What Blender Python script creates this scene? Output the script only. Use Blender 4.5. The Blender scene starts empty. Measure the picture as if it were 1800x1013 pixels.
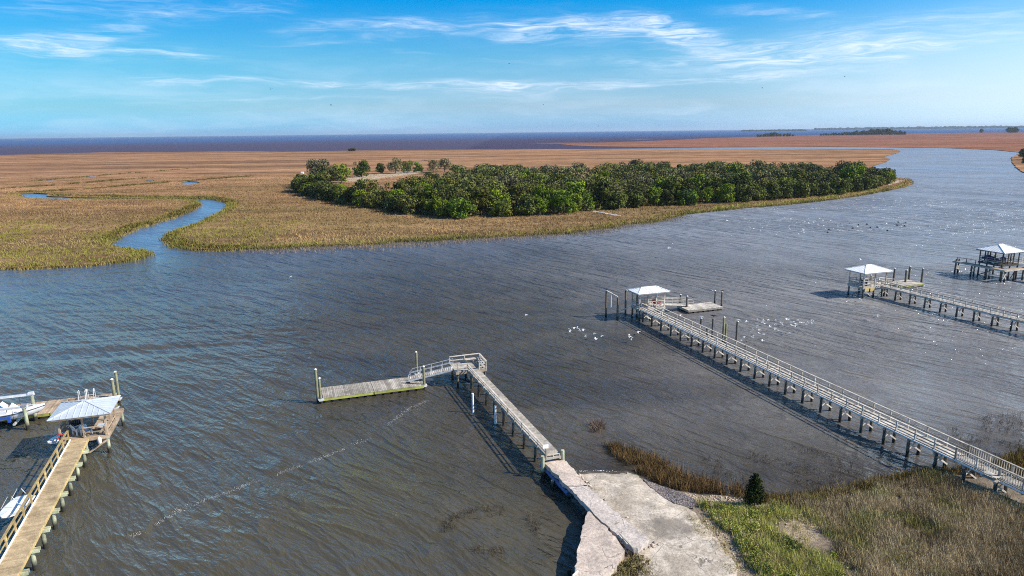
import bpy, math, random
import numpy as np
from mathutils import Vector, Matrix
from mathutils.geometry import tessellate_polygon
random.seed(7); rng = np.random.default_rng(7)
R = math.radians
S = bpy.context.scene
COL = S.collection

# ------------------------------------------------------------------ camera
F_PX = 1200.0; PITCH = math.atan(274.85 / 1200); ROLL = R(0.678); CAM_H = 24.0
fwd = Vector((0, math.cos(PITCH), -math.sin(PITCH))); rt0 = Vector((1, 0, 0)); up0 = rt0.cross(fwd)
rt = rt0 * math.cos(ROLL) - up0 * math.sin(ROLL); up = rt0 * math.sin(ROLL) + up0 * math.cos(ROLL)
cd = bpy.data.cameras.new('camera'); cam = bpy.data.objects.new('camera', cd); COL.objects.link(cam)
cd.sensor_width = 36; cd.lens = 24; cd.clip_start = 0.5; cd.clip_end = 200000
cam.matrix_world = Matrix(((rt.x, up.x, -fwd.x, 0), (rt.y, up.y, -fwd.y, 0), (rt.z, up.z, -fwd.z, CAM_H), (0, 0, 0, 1)))
S.camera = cam

def raydir(x, y):
    return fwd + rt * ((x - 900) / F_PX) - up * ((y - 506.5) / F_PX)
def P(x, y, z=0.0):
    d = raydir(x, y); t = (z - CAM_H) / d.z
    return Vector((d.x * t, d.y * t, z))
def Q(p):
    v = Vector(p) - Vector((0, 0, CAM_H)); w = v.dot(fwd)
    return 900 + F_PX * v.dot(rt) / w, 506.5 - F_PX * v.dot(up) / w
def PF(x, y, z=0.0):      # far field: follows the slightly bent horizon of the lens
    hx = np.interp(x, [-400, 0, 460, 900, 1230, 1800, 2200], [243, 240.6, 238, 234.8, 229.7, 218.6, 212])
    line = 242.4 - 0.01184 * x
    k = max(0.0, 1 - (y - hx) / 90.0)
    return P(x, y + (line - hx) * k, z)

# ------------------------------------------------------------------ sun and sky
SUN_EL = R(39); SH = Vector((-1, 0.18, 0)).normalized()           # shadows fall to the left and slightly away
sund = bpy.data.lights.new('sun', 'SUN'); sund.energy = 5.0; sund.angle = R(0.5); sund.color = (1, 0.93, 0.81)
sun = bpy.data.objects.new('sun', sund); COL.objects.link(sun)
tosun = Vector((-SH.x * math.cos(SUN_EL), -SH.y * math.cos(SUN_EL), math.sin(SUN_EL)))
sun.rotation_euler = (-tosun).to_track_quat('-Z', 'Y').to_euler(); sun.location = tosun * 200
S.view_settings.view_transform = 'Standard'; S.view_settings.look = 'None'; S.view_settings.exposure = 0.5; S.cycles.filter_width = 1.05; S.cycles.use_denoising = False; S.view_settings.gamma = 1

class NT:
    """small helper to write node graphs"""
    def __init__(s, tree): s.t = tree; s.n = tree.nodes; s.l = tree.links
    def node(s, typ, **kw):
        n = s.n.new(typ)
        for k, v in kw.items(): setattr(n, k, v)
        return n
    def put(s, sock, v):
        if isinstance(v, bpy.types.NodeSocket): s.l.new(v, sock)
        elif v is not None:
            if sock.type == 'RGBA' and len(v) == 3: v = (*v, 1)
            sock.default_value = v
    def m(s, op, a, b=None, c=None, clamp=False):
        n = s.node('ShaderNodeMath', operation=op, use_clamp=clamp)
        for i, v in enumerate((a, b, c)):
            if v is not None: s.put(n.inputs[i], v)
        return n.outputs[0]
    def mix(s, f, a, b, mode='MIX'):
        n = s.node('ShaderNodeMix', data_type='RGBA', blend_type=mode)
        s.put(n.inputs[0], f); s.put(n.inputs[6], a); s.put(n.inputs[7], b)
        return n.outputs[2]
    def ramp(s, f, stops, interp='LINEAR'):
        n = s.node('ShaderNodeValToRGB'); s.put(n.inputs[0], f); n.color_ramp.interpolation = interp
        e = n.color_ramp.elements
        while len(e) < len(stops): e.new(0.5)
        for i, (p, c) in enumerate(stops):
            e[i].position = p; e[i].color = (*c, 1) if len(c) == 3 else c
        return n.outputs[0]
    def rampv(s, f, a, b):
        n = s.node('ShaderNodeMapRange', interpolation_type='SMOOTHSTEP')
        s.put(n.inputs[0], f); n.inputs[1].default_value = a; n.inputs[2].default_value = b
        return n.outputs[0]
    def noise(s, vec, scale, detail=3, rough=0.55, dist=0, out=0):
        n = s.node('ShaderNodeTexNoise'); s.put(n.inputs['Vector'], vec)
        n.inputs['Scale'].default_value = scale; n.inputs['Detail'].default_value = detail
        n.inputs['Roughness'].default_value = rough; n.inputs['Distortion'].default_value = dist
        return n.outputs[out]
    def vmap(s, vec, scale=(1, 1, 1), rot=(0, 0, 0), loc=(0, 0, 0)):
        n = s.node('ShaderNodeMapping'); s.put(n.inputs[0], vec)
        n.inputs['Location'].default_value = loc; n.inputs['Rotation'].default_value = rot; n.inputs['Scale'].default_value = scale
        return n.outputs[0]
    def xyz(s, vec):
        n = s.node('ShaderNodeSeparateXYZ'); s.put(n.inputs[0], vec); return n.outputs
    def comb(s, x, y, z):
        n = s.node('ShaderNodeCombineXYZ')
        for i, v in enumerate((x, y, z)): s.put(n.inputs[i], v)
        return n.outputs[0]

W = bpy.data.worlds.new('World'); S.world = W; W.use_nodes = True
g = NT(W.node_tree); g.n.clear()
out = g.node('ShaderNodeOutputWorld'); bg = g.node('ShaderNodeBackground'); g.l.new(bg.outputs[0], out.inputs[0])
bg.inputs[1].default_value = 0.094
sky = g.node('ShaderNodeTexSky', sky_type='NISHITA'); sky.sun_disc = False
sky.sun_elevation = SUN_EL; sky.sun_rotation = math.atan2(tosun.x, tosun.y)
sky.air_density = 1.0; sky.dust_density = 0.6; sky.ozone_density = 2.0
tc = g.node('ShaderNodeTexCoord').outputs['Generated']
X, Y, Z = g.xyz(tc)
DEG = 180 / math.pi
az = g.m('MULTIPLY', g.m('ARCTAN2', X, Y), DEG)
el = g.m('MULTIPLY', g.m('ARCSINE', Z), DEG)
# tint of the clear air by elevation (deep cyan above, pale near the horizon)
SKY_STOPS = [(0.0, (0.50, 1.0, 2.1)), (0.018, (0.54, 0.97, 1.8)), (0.04, (0.60, 0.86, 1.32)), (0.075, (0.50, 0.84, 1.2)), (0.113, (0.34, 0.82, 1.14)), (0.2, (0.0, 0.70, 1.24)), (0.32, (0.16, 0.80, 1.42)), (0.6, (0.4, 0.78, 1.25)), (1.0, (0.8, 0.9, 1.0))]
tint = g.ramp(g.m('DIVIDE', el, 50, clamp=True), SKY_STOPS)
base = g.mix(1.0, sky.outputs[0], tint, 'MULTIPLY')
base = g.mix(g.rampv(az, 5, -35), base, g.mix(1.0, base, (0.62, 0.93, 0.93), 'MULTIPLY'))
def azel(px, py):
    d = raydir(px, py).normalized(); return math.degrees(math.atan2(d.x, d.y)), math.degrees(math.asin(d.z))
cvec = g.comb(g.m('MULTIPLY', az, 0.16), g.m('MULTIPLY', el, 1.0), 0.0)
wn = g.noise(cvec, 0.55, 3, 0.6); wn2 = g.noise(g.vmap(cvec, loc=(7, 3, 0)), 0.6, 3, 0.6)
elw = g.m('ADD', el, g.m('MULTIPLY', g.m('SUBTRACT', wn, 0.5), 2.2))
azw = g.m('ADD', az, g.m('MULTIPLY', g.m('SUBTRACT', wn2, 0.5), 9.0))
# wisps of cirrus: each a long soft streak at its bearing and height
STREAKS = [((80, 80), (180, 62), 14, .75), ((120, 85), (330, 97), 9, .8), ((60, 18), (300, 22), 10, .35), ((300, 24), (480, 18), 12, .4), ((100, -4), (240, -4), 6, .4),
           ((560, 50), (700, 42), 9, .55), ((700, 44), (900, 52), 12, .7), ((900, 50), (1180, 58), 17, .95), ((1020, 40), (1200, 52), 14, .7), ((1170, 50), (1330, 96), 15, .95), ((1330, 96), (1560, 88), 15, .95),
           ((1560, 85), (1830, 52), 13, .5), ((1400, 70), (1830, 20), 16, .45), ((300, 139), (560, 148), 4.5, .8), ((560, 148), (900, 152), 6, .75), ((880, 155), (1080, 152), 8, .7), ((1080, 150), (1330, 136), 7, .7), ((1330, 134), (1560, 112), 7, .45),
           ((340, 173), (640, 175), 4, .3), ((750, 160), (900, 172), 5, .25), ((1330, 21), (1412, 25), 6, .5), ((1120, 112), (1480, 106), 13, .6), ((0, 70), (120, 90), 10, .35), ((520, 72), (660, 68), 4, .25), ((690, 94), (720, 96), 3, .3), ((900, 108), (980, 106), 3, .3)]
mask = None
for a, b, w, s_ in STREAKS:
    (a0, e0), (a1, e1) = azel(*a), azel(*b); wd = w / 1200 * DEG
    L2 = (a1 - a0); sl = (e1 - e0) / L2
    t = g.m('SUBTRACT', azw, a0)
    ec = g.m('SUBTRACT', elw, g.m('MULTIPLY_ADD', t, sl, e0))          # height off the streak's axis
    over = g.m('SUBTRACT', g.m('ABSOLUTE', g.m('SUBTRACT', azw, (a0 + a1) / 2)), abs(L2) / 2)
    over = g.m('MULTIPLY', g.m('MAXIMUM', over, 0), wd / 2.2)
    q = g.m('ADD', g.m('MULTIPLY', ec, ec), g.m('MULTIPLY', over, over))
    v = g.m('MULTIPLY', g.m('EXPONENT', g.m('MULTIPLY', q, -1 / (wd * wd))), s_)
    mask = v if mask is None else g.m('ADD', mask, v)
fib = g.noise(g.vmap(g.comb(azw, elw, 0.0), (0.22, 2.6, 1), (0, 0, R(4))), 1.0, 6, 0.62)
fib2 = g.noise(g.vmap(g.comb(azw, elw, 0.0), (0.5, 6.5, 1), (0, 0, R(-3))), 1.0, 5, 0.65)
fb = g.m('MULTIPLY', g.rampv(fib, 0.28, 0.74), g.m('MULTIPLY_ADD', g.rampv(fib2, .3, .7), 0.75, 0.4))
cl = g.m('MULTIPLY', mask, fb, clamp=True)
veil = g.m('MULTIPLY', g.m('MULTIPLY', g.rampv(g.noise(g.vmap(g.comb(azw, elw, 0.0), (0.08, 0.5, 1)), 1.0, 4, 0.6), 0.4, 0.8), g.rampv(el, 8, 2)), 0.35)
rightpale = g.m('MULTIPLY', g.m('MULTIPLY', g.rampv(az, 12, 40), g.rampv(el, 11, 2)), 0.55)
base = g.mix(rightpale, base, (7.2, 8.6, 9.3))
c1 = g.mix(veil, base, (6.4, 7.6, 9.0))
cloud = g.mix(g.m('MULTIPLY', cl, 0.70), c1, (7.6, 8.3, 9.5))
g.l.new(cloud, bg.inputs[0])

# ------------------------------------------------------------------ materials
def new_mat(name):
    m = bpy.data.materials.new(name); m.use_nodes = True
    k = NT(m.node_tree); b = k.n['Principled BSDF']
    return m, k, b
def attr(k, name):
    n = k.node('ShaderNodeAttribute'); n.attribute_name = name; return n
def bump(k, b, h, strength, dist):
    n = k.node('ShaderNodeBump'); n.inputs['Strength'].default_value = strength; n.inputs['Distance'].default_value = dist
    k.put(n.inputs['Height'], h); k.l.new(n.outputs[0], b.inputs['Normal']); return n
def geo(k): return k.node('ShaderNodeNewGeometry').outputs['Position']
def obc(k): return k.node('ShaderNodeTexCoord').outputs['Object']

def wood(name, col, col2, rough=0.85, scale=3.0, wet=False):
    m, k, b = new_mat(name); o = obc(k)
    n1 = k.noise(o, scale, 4, 0.65); n2 = k.noise(k.vmap(o, (14, 2, 14)), 2.2, 3, 0.6)
    c = k.mix(k.rampv(n1, 0.3, 0.7), col, col2)
    c = k.mix(1.0, c, k.ramp(n2, [(0.25, (0.62,) * 3), (0.75, (1.2,) * 3)]), 'MULTIPLY')
    st_ = k.noise(o, 0.8, 5, 0.7); c = k.mix(1.0, c, k.ramp(st_, [(0.3, (0.6, 0.58, 0.55)), (0.62, (1.1,) * 3)]), 'MULTIPLY')
    c = k.mix(1.0, c, attr(k, 'tint').outputs['Color'], 'MULTIPLY')
    if wet:   # tide-wet, weed-covered foot of anything that stands in the water
        z = k.xyz(geo(k))[2]
        zz = k.m('ADD', z, k.m('MULTIPLY', k.noise(geo(k), 4, 2), 0.3))
        c = k.mix(k.rampv(zz, 0.85, 0.45), c, (0.022, 0.020, 0.013))
    k.put(b.inputs['Base Color'], c); b.inputs['Roughness'].default_value = rough
    bump(k, b, n2, 0.3, 0.02); return m
M = {}
M['grey_wood'] = wood('weathered_grey_wood', (0.52, 0.47, 0.40), (0.33, 0.295, 0.25))
M['pale_wood'] = wood('pale_grey_wood', (0.68, 0.62, 0.54), (0.46, 0.415, 0.36))
M['brown_wood'] = wood('warm_brown_wood', (0.56, 0.43, 0.26), (0.42, 0.32, 0.19))
M['yellow_wood'] = wood('yellowish_treated_wood', (0.60, 0.45, 0.19), (0.44, 0.33, 0.15))
M['tan_wood'] = wood('tan_wood', (0.55, 0.42, 0.29), (0.40, 0.30, 0.21))
M['dark_wood'] = wood('dark_wet_wood', (0.10, 0.085, 0.065), (0.05, 0.045, 0.035))
M['pile_wood'] = wood('green_treated_pile', (0.33, 0.33, 0.20), (0.22, 0.21, 0.13), wet=True)
M['pile_pale'] = wood('pale_green_pile', (0.46, 0.49, 0.34), (0.34, 0.35, 0.24), wet=True)
M['pile_grey'] = wood('grey_brown_pile', (0.20, 0.17, 0.13), (0.12, 0.10, 0.08), wet=True)
M['moss_wood'] = wood('moss_green_fascia', (0.52, 0.54, 0.10), (0.40, 0.40, 0.11), wet=False)
def plain(name, col, rough=0.5, metal=0.0, var=0.12, nscale=2.0):
    m, k, b = new_mat(name); o = obc(k)
    n = k.noise(o, nscale, 4, 0.6)
    c = k.mix(1.0, col, k.ramp(n, [(0.3, (1 - var,) * 3), (0.7, (1 + var,) * 3)]), 'MULTIPLY')
    c = k.mix(1.0, c, attr(k, 'tint').outputs['Color'], 'MULTIPLY')
    k.put(b.inputs['Base Color'], c); b.inputs['Roughness'].default_value = rough; b.inputs['Metallic'].default_value = metal
    return m
M['white'] = plain('white_paint', (0.78, 0.78, 0.76), 0.45)
M['gelcoat'] = plain('white_gelcoat', (0.80, 0.80, 0.80), 0.2)
M['alu'] = plain('aluminium', (0.72, 0.72, 0.72), 0.4, 0.35)
M['roof_blue'] = plain('blue_grey_roof_metal', (0.56, 0.61, 0.66), 0.4, 0.2)
M['roof_white'] = plain('white_roof_metal', (0.84, 0.84, 0.83), 0.45, 0.0, 0.06)
M['blue'] = plain('blue_paint', (0.03, 0.09, 0.38), 0.4)
M['navy'] = plain('navy_canvas', (0.03, 0.03, 0.10), 0.7)
M['black'] = plain('black_rubber', (0.02, 0.02, 0.022), 0.6)
M['red'] = plain('red_paint', (0.45, 0.04, 0.03), 0.5)
M['sheet_blue'] = plain('weathered_blue_pipe', (0.07, 0.12, 0.28), 0.5, 0, 0.35, 6)
M['gull_white'] = plain('white_feathers', (0.85, 0.84, 0.82), 0.8, 0, 0.03)
M['gull_dark'] = plain('dark_feathers', (0.05, 0.045, 0.045), 0.8, 0, 0.03)
M['gull_grey'] = plain('grey_brown_feathers', (0.45, 0.38, 0.34), 0.8, 0, 0.03)
M['foam'] = plain('sea_foam', (0.85, 0.87, 0.88), 0.6, 0, 0.1)
def concrete(name, col, col2, crack=True):
    m, k, b = new_mat(name); p = geo(k)
    n1 = k.noise(p, 0.55, 5, 0.62, 0.6); n2 = k.noise(p, 6.0, 5, 0.7); n3 = k.noise(p, 28, 3, 0.6)
    c = k.mix(k.rampv(n1, 0.36, 0.62), col, col2)
    c = k.mix(1.0, c, k.ramp(n2, [(0.28, (0.55,) * 3), (0.6, (1.08,) * 3)]), 'MULTIPLY')
    c = k.mix(1.0, c, k.ramp(n3, [(0.3, (0.7,) * 3), (0.7, (1.15,) * 3)]), 'MULTIPLY')
    if crack:
        v = k.node('ShaderNodeTexVoronoi', feature='DISTANCE_TO_EDGE'); v.inputs['Scale'].default_value = 0.55
        k.put(v.inputs['Vector'], k.mix(0.25, p, k.noise(p, 1.2, 4, 0.7, out=1)))
        c = k.mix(k.m('MULTIPLY', k.rampv(v.outputs[0], 0.010, 0.0), k.rampv(n1, 0.55, 0.45)), c, (0.10, 0.085, 0.07))
    k.put(b.inputs['Base Color'], c); b.inputs['Roughness'].default_value = 0.9
    bump(k, b, k.m('ADD', n2, k.m('MULTIPLY', n3, 0.4)), 0.6, 0.05); return m
M['concrete'] = concrete('pinkish_concrete', (0.68, 0.56, 0.47), (0.48, 0.395, 0.335))
M['concrete_grey'] = concrete('grey_concrete', (0.64, 0.56, 0.50), (0.48, 0.42, 0.375))
def ramp_mat():
    m = concrete('sandy_concrete', (0.68, 0.59, 0.49), (0.44, 0.37, 0.29)); k = NT(m.node_tree); b = k.n['Principled BSDF']; src = b.inputs['Base Color'].links[0].from_socket; p = geo(k)
    q = P(1172, 928, .5); q2 = k.vmap(p, (0.55, 0.75, 0), (0, 0, 0), (-q.x * .55, -q.y * .75, 0)); ln = k.node('ShaderNodeVectorMath', operation='LENGTH'); k.put(ln.inputs[0], q2)
    e_ = k.m('ADD', ln.outputs['Value'], k.m('MULTIPLY_ADD', k.noise(p, 1.3, 6, 0.75), 2.4, -1.2)); f = k.m('MULTIPLY', k.rampv(e_, 1.15, .5), .75)
    c = k.mix(f, src, (0.17, 0.145, 0.12)); sp_ = k.m('MULTIPLY', k.rampv(k.noise(p, 2.2, 6, 0.75, 0.8), 0.52, 0.66), 0.6); c = k.mix(sp_, c, (0.22, 0.185, 0.15))
    c = k.mix(k.m('MULTIPLY', k.rampv(k.m('ADD', k.xyz(p)[2], k.m('MULTIPLY', k.noise(p, 2, 4), .25)), 0.42, 0.18), .8), c, (0.16, 0.14, 0.085)); k.put(b.inputs['Base Color'], c); return m
M['ramp'] = ramp_mat()
M['sandy'] = concrete('pale_sand', (0.58, 0.45, 0.31), (0.42, 0.32, 0.21), False)
M['rubble'] = concrete('dark_rubble', (0.16, 0.14, 0.13), (0.08, 0.07, 0.065), False)

def leafy(name, stops, rough=0.7):
    """vertex colour 'col' gives each blade or leaf its own hue"""
    m, k, b = new_mat(name)
    c = attr(k, 'col').outputs['Color']
    oi = k.node('ShaderNodeObjectInfo').outputs['Random']
    c = k.mix(1.0, c, k.ramp(oi, stops), 'MULTIPLY')
    k.put(b.inputs['Base Color'], c); b.inputs['Roughness'].default_value = rough; b.inputs['Specular IOR Level'].default_value = 0.08
    return m
M['grass'] = leafy('grass_blades', [(0, (1, 1, 1)), (1, (1, 1, 1))])
M['leaf'] = leafy('tree_leaves', [(0, (0.65, 0.72, 0.6)), (0.3, (0.9, 0.92, 0.95)), (0.6, (1.05, 1.15, 0.8)), (0.85, (1.3, 1.2, 1.1)), (1, (0.95, 1.35, 0.6))])
M['leaf_bright'] = leafy('bright_tree_leaves', [(0, (0.8, 0.9, 0.8)), (1, (1.2, 1.15, 1.0))])
M['bark'] = wood('bark', (0.16, 0.13, 0.10), (0.09, 0.075, 0.06), wet=False)

def ground_mat():
    m, k, b = new_mat('shore_ground'); p = geo(k); z = k.xyz(p)[2]
    n1 = k.noise(p, 0.35, 5, 0.6, 0.5); n2 = k.noise(p, 5, 5, 0.7); n3 = k.noise(p, 22, 3, 0.7)
    c = k.mix(k.rampv(n1, 0.35, 0.65), (0.17, 0.13, 0.085), (0.27, 0.21, 0.15))
    c = k.mix(attr(k, 'sand').outputs['Fac'], c, (0.50, 0.40, 0.28))
    c = k.mix(1.0, c, k.ramp(n2, [(0.3, (0.5,) * 3), (0.65, (1.15,) * 3)]), 'MULTIPLY')
    c = k.mix(1.0, c, k.ramp(n3, [(0.35, (0.6,) * 3), (0.7, (1.25,) * 3)]), 'MULTIPLY')
    c = k.mix(k.rampv(z, 0.22, 0.02), c, (0.055, 0.045, 0.035))
    k.put(b.inputs['Base Color'], c); b.inputs['Roughness'].default_value = 0.9
    bump(k, b, k.m('ADD', n2, k.m('MULTIPLY', n3, 0.3)), 0.9, 0.12); return m
M['ground'] = ground_mat()
def gravel_mat():
    m, k, b = new_mat('dark_pebble_bank'); p = geo(k)
    v = k.node('ShaderNodeTexVoronoi'); v.inputs['Scale'].default_value = 7; k.put(v.inputs['Vector'], p)
    c = k.mix(k.rampv(k.noise(p, 0.8, 4), 0.3, 0.7), (0.20, 0.165, 0.15), (0.12, 0.10, 0.095))
    c = k.mix(1.0, c, k.ramp(k.xyz(v.outputs['Color'])[0], [(0, (0.45,) * 3), (1, (1.7,) * 3)]), 'MULTIPLY')
    k.put(b.inputs['Base Color'], c); b.inputs['Roughness'].default_value = 0.85
    bump(k, b, v.outputs['Distance'], 1.0, 0.1).invert = True; return m
M['gravel'] = gravel_mat()
def marsh_mat(name, near, mid, far):
    m, k, b = new_mat(name); p = geo(k); px, py, pz = k.xyz(p)
    d = k.m('SQRT', k.m('ADD', k.m('MULTIPLY', px, px), k.m('MULTIPLY', py, py)))
    big = k.noise(k.vmap(p, (1, 2.6, 1)), 0.006, 5, 0.62, 0.8)
    bands = k.noise(k.vmap(p, (0.35, 3.2, 1), (0, 0, R(8))), 0.012, 5, 0.65, 0.6)
    med = k.noise(k.vmap(p, (1, 1.8, 1)), 0.06, 5, 0.65, 0.5); fine = k.noise(p, 0.9, 4, 0.7)
    c = k.mix(k.rampv(d, 160, 420), near, mid); c = k.mix(k.rampv(d, 600, 2200), c, far)
    c = k.mix(k.m('MULTIPLY', k.rampv(big, 0.45, 0.66), 0.5), c, (0.17, 0.10, 0.055))
    c = k.mix(k.m('MULTIPLY', k.rampv(bands, 0.50, 0.62), 0.75), c, (0.15, 0.095, 0.055))
    c = k.mix(k.m('MULTIPLY', k.rampv(bands, 0.46, 0.32), 0.45), c, (0.52, 0.32, 0.18))
    b2 = k.noise(k.vmap(p, (0.22, 2.2, 1), (0, 0, R(4))), 0.0045, 6, 0.7, 0.8); c = k.mix(k.m('MULTIPLY', k.m('MULTIPLY', k.rampv(b2, 0.50, 0.60), k.rampv(d, 300, 700)), 0.6), c, (0.16, 0.09, 0.06))
    c = k.mix(1.0, c, k.ramp(med, [(0.3, (0.62,) * 3), (0.7, (1.25,) * 3)]), 'MULTIPLY')
    c = k.mix(1.0, c, k.ramp(fine, [(0.3, (0.6,) * 3), (0.7, (1.3,) * 3)]), 'MULTIPLY')
    c = k.mix(k.rampv(pz, 0.33, 0.2), c, (0.07, 0.062, 0.025))
    k.put(b.inputs['Base Color'], c); b.inputs['Roughness'].default_value = 1.0; b.inputs['Specular IOR Level'].default_value = 0.0
    bump(k, b, k.m('ADD', fine, med), 0.5, 0.5); return m
M['marsh'] = marsh_mat('marsh_ground', (0.23, 0.155, 0.075), (0.37, 0.205, 0.115), (0.38, 0.185, 0.125))
M['marsh_red'] = marsh_mat('russet_marsh_ground', (0.3, 0.14, 0.08), (0.32, 0.135, 0.085), (0.27, 0.11, 0.09))

def water_mat():
    m, k, b = new_mat('tidal_water'); p = geo(k); px, py, pz = k.xyz(p)
    d = k.m('SQRT', k.m('ADD', k.m('MULTIPLY', px, px), k.m('MULTIPLY', py, py)))
    sea = k.rampv(k.m('ADD', py, k.m('MULTIPLY', px, -0.15)), 830, 950)
    warp = k.noise(p, 0.03, 2, 0.5, out=1)
    w = k.node('ShaderNodeVectorMath', operation='MULTIPLY_ADD'); k.put(w.inputs[0], warp); w.inputs[1].default_value = (5, 5, 0); k.put(w.inputs[2], p)
    pr = k.vmap(w.outputs[0], rot=(0, 0, R(43)))                 # x along the crests, y across them
    def ridge(v): return k.m('SUBTRACT', 1.0, k.m('ABSOLUTE', k.m('MULTIPLY_ADD', v, 2.4, -1.2)))
    big = k.noise(k.vmap(pr, (0.35, 1, 1)), 0.22, 2, 0.5, 0.4)
    def crest(v, e): return k.m('POWER', k.m('MAXIMUM', ridge(v), 0.0), e)
    chop = crest(k.noise(k.vmap(pr, (0.26, 1, 1)), 0.52, 2, 0.5, 0.35), 2.0)
    mid_ = crest(k.noise(k.vmap(pr, (0.30, 1, 1), (0, 0, R(-9))), 1.05, 3, 0.55, 0.3), 1.5)
    fine = k.noise(k.vmap(pr, (0.5, 1, 1), (0, 0, R(12))), 3.0, 3, 0.65, 0.2)
    patch = k.noise(k.vmap(p, (0.6, 1.6, 1), (0, 0, R(-20))), 0.02, 4, 0.6, 0.8)
    h = k.m('ADD', k.m('MULTIPLY', big, 0.7), k.m('MULTIPLY', chop, 0.27))
    h = k.m('ADD', h, k.m('MULTIPLY', mid_, 0.145)); h = k.m('ADD', h, k.m('MULTIPLY', fine, 0.13))
    h = k.m('ADD', h, k.m('MULTIPLY', k.m('MULTIPLY', crest(k.noise(k.vmap(pr, (0.22, 1, 1), (0, 0, R(6))), 0.27, 2, 0.5, 0.3), 2.0), k.rampv(d, 50, 110)), 0.5))
    amp = k.m('MULTIPLY_ADD', k.rampv(patch, 0.38, 0.62), 0.65, 0.85)
    shel = k.rampv(k.m('ADD', py, k.m('MULTIPLY', px, 0.9)), 30, 62)     # calmer in the lee of the jetty
    amp = k.m('MULTIPLY', amp, k.m('MULTIPLY_ADD', shel, 0.4, 0.6))
    amp = k.m('MULTIPLY', amp, k.m('MULTIPLY_ADD', k.rampv(d, 60, 260), 0.8, 1.0))
    calm = k.m('MULTIPLY', k.rampv(px, -52, -72), k.rampv(py, 116, 136))      # the creek lies out of the wind
    amp = k.m('MULTIPLY', amp, k.m('MULTIPLY_ADD', calm, -0.8, 1.0)); amp = k.m('MULTIPLY', amp, k.m('MULTIPLY_ADD', k.rampv(d, 230, 450), -0.55, 1.0))
    h = k.m('MULTIPLY', h, amp)
    bn = bump(k, b, h, 1.0, 1.5)
    mud = k.noise(k.vmap(p, (0.8, 1.5, 1), (0, 0, R(-25))), 0.045, 4, 0.6, 1.2)
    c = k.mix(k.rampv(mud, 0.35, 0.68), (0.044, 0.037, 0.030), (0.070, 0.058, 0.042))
    sun_side = k.m('MULTIPLY', k.rampv(k.m('ADD', px, k.m('MULTIPLY', mud, 30)), 12, 55), k.rampv(py, 40, 62))
    c = k.mix(sun_side, c, (0.185, 0.172, 0.165))  # sun-side glitter of the water put into the body colour as a paler tone
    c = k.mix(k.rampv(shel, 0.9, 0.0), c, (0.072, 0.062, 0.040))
    c = k.mix(k.rampv(d, 60, 200), c, k.mix(k.rampv(px, -40, 60), (0.094, 0.128, 0.188), (0.20, 0.218, 0.25)))  # distant sky sheen painted into the body colour, paler toward the sun side
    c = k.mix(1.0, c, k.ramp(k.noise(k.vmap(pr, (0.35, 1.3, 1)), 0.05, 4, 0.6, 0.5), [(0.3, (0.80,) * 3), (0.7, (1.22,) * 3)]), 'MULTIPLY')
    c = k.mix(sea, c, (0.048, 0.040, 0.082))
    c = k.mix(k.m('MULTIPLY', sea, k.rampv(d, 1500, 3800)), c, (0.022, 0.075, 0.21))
    # muddy body lit through the surface, under a rippled mirror
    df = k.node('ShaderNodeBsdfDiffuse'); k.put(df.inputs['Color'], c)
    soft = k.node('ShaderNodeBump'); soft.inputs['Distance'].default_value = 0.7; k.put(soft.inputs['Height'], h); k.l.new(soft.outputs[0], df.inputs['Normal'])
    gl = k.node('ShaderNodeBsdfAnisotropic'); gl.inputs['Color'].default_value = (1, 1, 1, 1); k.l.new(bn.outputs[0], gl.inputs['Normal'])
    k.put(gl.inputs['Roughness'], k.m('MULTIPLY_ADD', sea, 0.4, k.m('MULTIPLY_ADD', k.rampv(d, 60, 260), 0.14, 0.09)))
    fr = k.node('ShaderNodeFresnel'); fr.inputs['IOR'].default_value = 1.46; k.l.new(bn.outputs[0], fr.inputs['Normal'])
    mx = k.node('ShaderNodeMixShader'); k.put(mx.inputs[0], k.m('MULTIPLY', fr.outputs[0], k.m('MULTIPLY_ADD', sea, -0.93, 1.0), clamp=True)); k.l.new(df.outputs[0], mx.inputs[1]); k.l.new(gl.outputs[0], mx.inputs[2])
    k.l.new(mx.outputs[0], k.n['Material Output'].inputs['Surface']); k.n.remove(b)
    return m
M['water'] = water_mat()

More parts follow.
